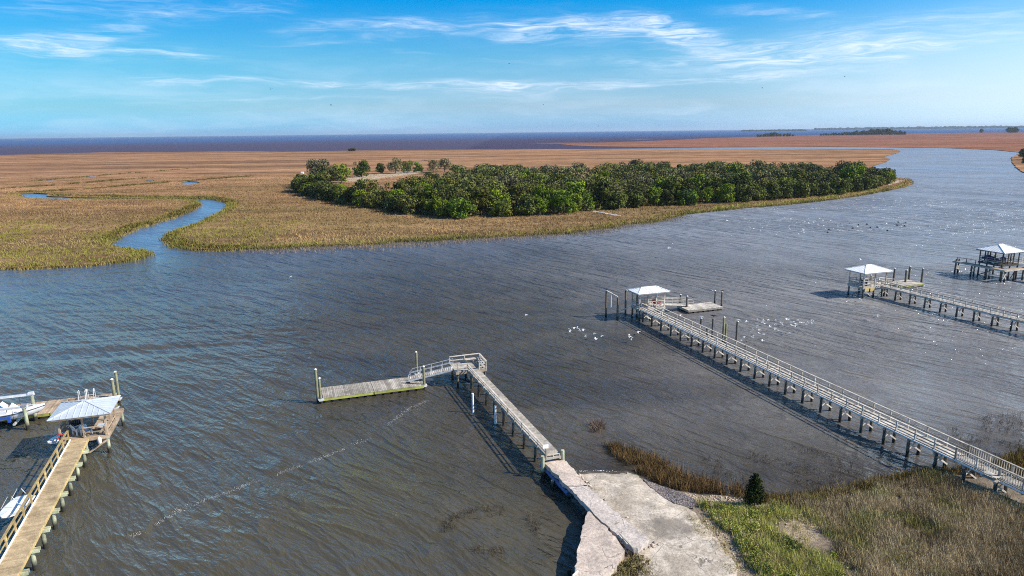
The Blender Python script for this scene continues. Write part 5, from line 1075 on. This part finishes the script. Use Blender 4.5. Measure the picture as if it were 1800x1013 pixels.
# ------------------------------------------------------------------ birds
def bird_mesh(name, mat, up_=.35, span=.62, fold=False):
    rings = []
    for x_, r_ in ((-.22, .012), (-.15, .035), (-.05, .06), (.06, .062), (.13, .04), (.17, .036), (.21, .03), (.25, .008)):
        rings.append([(x_, r_ * math.cos(a), r_ * math.sin(a) + (.02 if x_ > .1 else 0)) for a in np.linspace(0, 6.283, 8, endpoint=False)])
    b = MB(); b.loft(rings, 1.0); b.add([(-.2, -.015, 0), (-.32, -.06, .0), (-.32, .06, .0), (-.2, .015, 0), (-.2, 0, .012)], [(0, 1, 2, 3), (4, 3, 2), (4, 1, 0), (4, 2, 1)], 1.0)
    for s_ in (-1, 1):
        if fold: b.add([(.1, s_ * .05, .04), (-.05, s_ * .075, .03), (-.3, s_ * .02, .03), (-.05, s_ * .03, .07)], [(0, 1, 2, 3), (3, 2, 1, 0)], .9)
        else:
            z1, z2 = up_ * .5 * span / .62, up_ * .55 * span / .62; a = span / 2
            vs = [(.09, s_ * .04, .02), (-.07, s_ * .04, .02), (.13, s_ * a * .5, z1), (-.04, s_ * a * .5, z1), (-.02, s_ * a, z2), (-.08, s_ * a * .95, z2)]; vs += [(x_, y_, z_ + .012) for x_, y_, z_ in vs]
            b.add(vs, [(0, 1, 3, 2), (2, 3, 5, 4), (7, 6, 8, 9), (9, 8, 10, 11), (0, 2, 8, 6), (2, 4, 10, 8), (1, 7, 9, 3), (3, 9, 11, 5), (4, 5, 11, 10)], .95)
    if fold: b.cyl((0, .02, -.05), (0, .02, -.14), .008, .008, 5, .5); b.cyl((0, -.02, -.05), (0, -.02, -.14), .008, .008, 5, .5)
    return b.build(name, mat)
protos = {('w', i): bird_mesh('gull', 'gull_white', u_, s_) for i, (u_, s_) in enumerate(((.5, .66), (.1, .72), (-.25, .66)))}
protos.update({('g', 0): bird_mesh('gull', 'gull_grey', .3, .62), ('d', 0): bird_mesh('gull', 'gull_dark', .3, .62), ('s', 0): bird_mesh('gull', 'gull_white', fold=True), ('c', 0): bird_mesh('cormorant', 'gull_dark', fold=True)})
bused = set()
def bird(kd, p, label, group, s_=1.0, rz=None):
    key = (kd, random.randrange(3)) if kd == 'w' else (kd, 0)
    o = protos[key]
    if key in bused: o = o.copy(); COL.objects.link(o)
    bused.add(key); o.location = p; o.scale = (s_,) * 3; o.rotation_euler = (random.uniform(-.3, .3) if kd not in 'sc' else 0, 0, random.gauss(2.7, .5) if rz is None else rz); return tag(o, label, 'bird', group)
F1 = [(1331, 562), (1342, 564), (1350, 563), (1363, 564), (1372, 567), (1382, 560), (1386, 562), (1390, 566), (1395, 566), (1402, 563), (1406, 566), (1409, 568), (1412, 567), (1420, 568), (1427, 569), (1429, 566), (1312, 565), (1375, 571), (1363, 569), (1354, 575), (1362, 577), (1368, 581), (1388, 585), (1331, 573), (1334, 579), (1323, 579), (1334, 586), (1342, 588), (1323, 594), (1303, 598), (1308, 592), (1340, 599), (1392, 572), (1399, 570), (1417, 571), (1344, 569), (1340, 567), (1426, 564), (1398, 573)]
for a, c_ in F1: z_ = random.uniform(.5, 1.5); bird('w', P(a, c_, z_), 'white gull in the low flock flying behind the longest pier', 'gulls flying behind the longest pier', random.uniform(.5, .72))
F2 = [(1009, 576), (1015, 577.5), (1003, 580), (1002, 582), (1019, 582), (1025, 579), (1045, 586), (1058, 590), (1029, 592.5), (1047, 596)]
for a, c_ in F2: bird('w', P(a, c_, .8), 'white gull in the small flock left of the empty boat lift', 'gulls flying left of the empty boat lift', random.uniform(.65, .85))
for a, c_, lb in ((1107, 592, 'upper of two white gulls close together in front of the longest pier'), (1109, 597, 'lower of two white gulls close together in front of the longest pier'), (1122, 583, 'white gull flying just in front of the longest pier'), (1196, 554, 'white gull flying between the longest pier gazebo and its float'), (925, 553, 'white gull over open water far left of the longest pier gazebo'), (1511, 526, 'white gull low over the water below the second gazebo'), (1514, 531, 'white gull below the second gazebo, under another gull'), (1543, 554, 'lone white gull on the water in front of the second pier'), (1641, 551, 'white gull next to a braced pile of the second pier'), (1513, 457, 'white gull flying just above and left of the second gazebo roof'), (511, 487, 'lone white gull far out on the left of the open water')): bird('w', P(a, c_, .4), lb, None, .85)
for a, c_ in [(1278, 388), (1310, 385), (1337, 386), (1327, 390), (1335, 394), (1348, 397), (1318, 400), (1325, 402), (1340, 401), (1337, 406), (1352, 388), (1390, 385), (1392, 396), (1388, 397), (1418, 387), (1420, 384), (1441, 384), (1447, 388), (1438, 396), (1448, 397), (1414, 390), (1422, 393), (1430, 391), (1433, 389), (1386, 399), (1396, 397), (1460, 388), (1463, 392), (1472, 398), (1473, 403), (1412, 405), (1413, 408), (1404, 412), (1559, 394), (1350, 392), (1366, 387), (1371, 389), (1370, 396)]: bird('w', P(a, c_, .5), 'white gull in the far flock resting off the island shore', 'white gulls in the far flock', random.uniform(.7, 1.05))
for a, c_ in [(1394, 384), (1398, 385), (1402, 388), (1426, 397), (1436, 388), (1452, 392), (1456, 390), (1466, 386), (1470, 394), (1478, 394), (1490, 389), (1494, 393), (1385, 391), (1399, 400), (1417, 396), (1444, 401), (1380, 384), (1409, 391)]: bird('g', P(a, c_, .5), 'greyish gull in the far flock off the island shore', 'grey gulls in the far flock', 1.0)
for a, c_ in [(1509, 396), (1499, 402), (1524, 395), (1530, 401), (1542, 400), (1560, 406), (1577, 397), (1579, 391), (1590, 398), (1592, 392), (1455, 409), (1457, 404)]: bird('d', P(a, c_, .5), 'dark bird at the right end of the far flock', 'dark birds of the far flock', 1.4)
for a, c_, s_, k_ in ((476, 157, 1.1, 0), (582, 185, .8, 1), (895, 112, .6, 2), (1340, 155, .6, 3), (1485, 135, .5, 4), (955, 184, .5, 5), (1052, 222, .5, 6)):
    d_ = raydir(a, c_).normalized() * 150; bird('d', Vector((0, 0, CAM_H)) + d_, ('dark bird high in the sky on the far left', 'dark bird in the sky left of centre', 'dark bird in the upper sky near the centre', 'dark bird in the sky above the far tree clumps', 'rightmost dark bird in the sky', 'dark bird low in the sky near the centre', 'dark bird just above the horizon right of centre')[k_], 'birds crossing the sky', s_ * 1.1)
e = P(1176, 435, 2.0); bird('w', e, 'white egret flying over the water in front of the island', None, 1.6)
def perch(px_, ybase, ytop, kd, label, s_=1.0):
    p = P(px_, ybase, 0); z_ = top_z(px_, p, ytop); bird(kd, (p.x, p.y, z_ + .22 * s_), label, None, s_, 2.5)
perch(1231, 590, 560, 's', 'white gull standing on the leftmost pile behind the longest pier'); perch(1251.5, 597, 560, 'c', 'dark cormorant perched on a tall pile behind the longest pier', 1.5); perch(1293.5, 612, 565.5, 's', 'white gull standing on the rightmost pile behind the longest pier')
perch(1268, 541, 513.5, 'c', 'dark bird perched on the near right pile of the short pale float', .9); perch(1065, 558, 512, 'c', 'dark bird perched on the empty boat lift corner', 1.2)

# ------------------------------------------------------------------ haze
m = bpy.data.materials.new('haze'); m.use_nodes = True; nt = m.node_tree; nt.nodes.clear()
mo = nt.nodes.new('ShaderNodeOutputMaterial'); pv = nt.nodes.new('ShaderNodeVolumePrincipled'); nt.links.new(pv.outputs[0], mo.inputs['Volume'])
pv.inputs['Color'].default_value = (0.72, 0.86, 1.0, 1); pv.inputs['Density'].default_value = 5.5e-5; pv.inputs['Anisotropy'].default_value = 0.2
M['haze'] = m
b = MB(); b.box((0, 9900, 34), (41000, 21200, 74), 0, 1.0); tag(b.build('haze', 'haze'), kind='stuff')
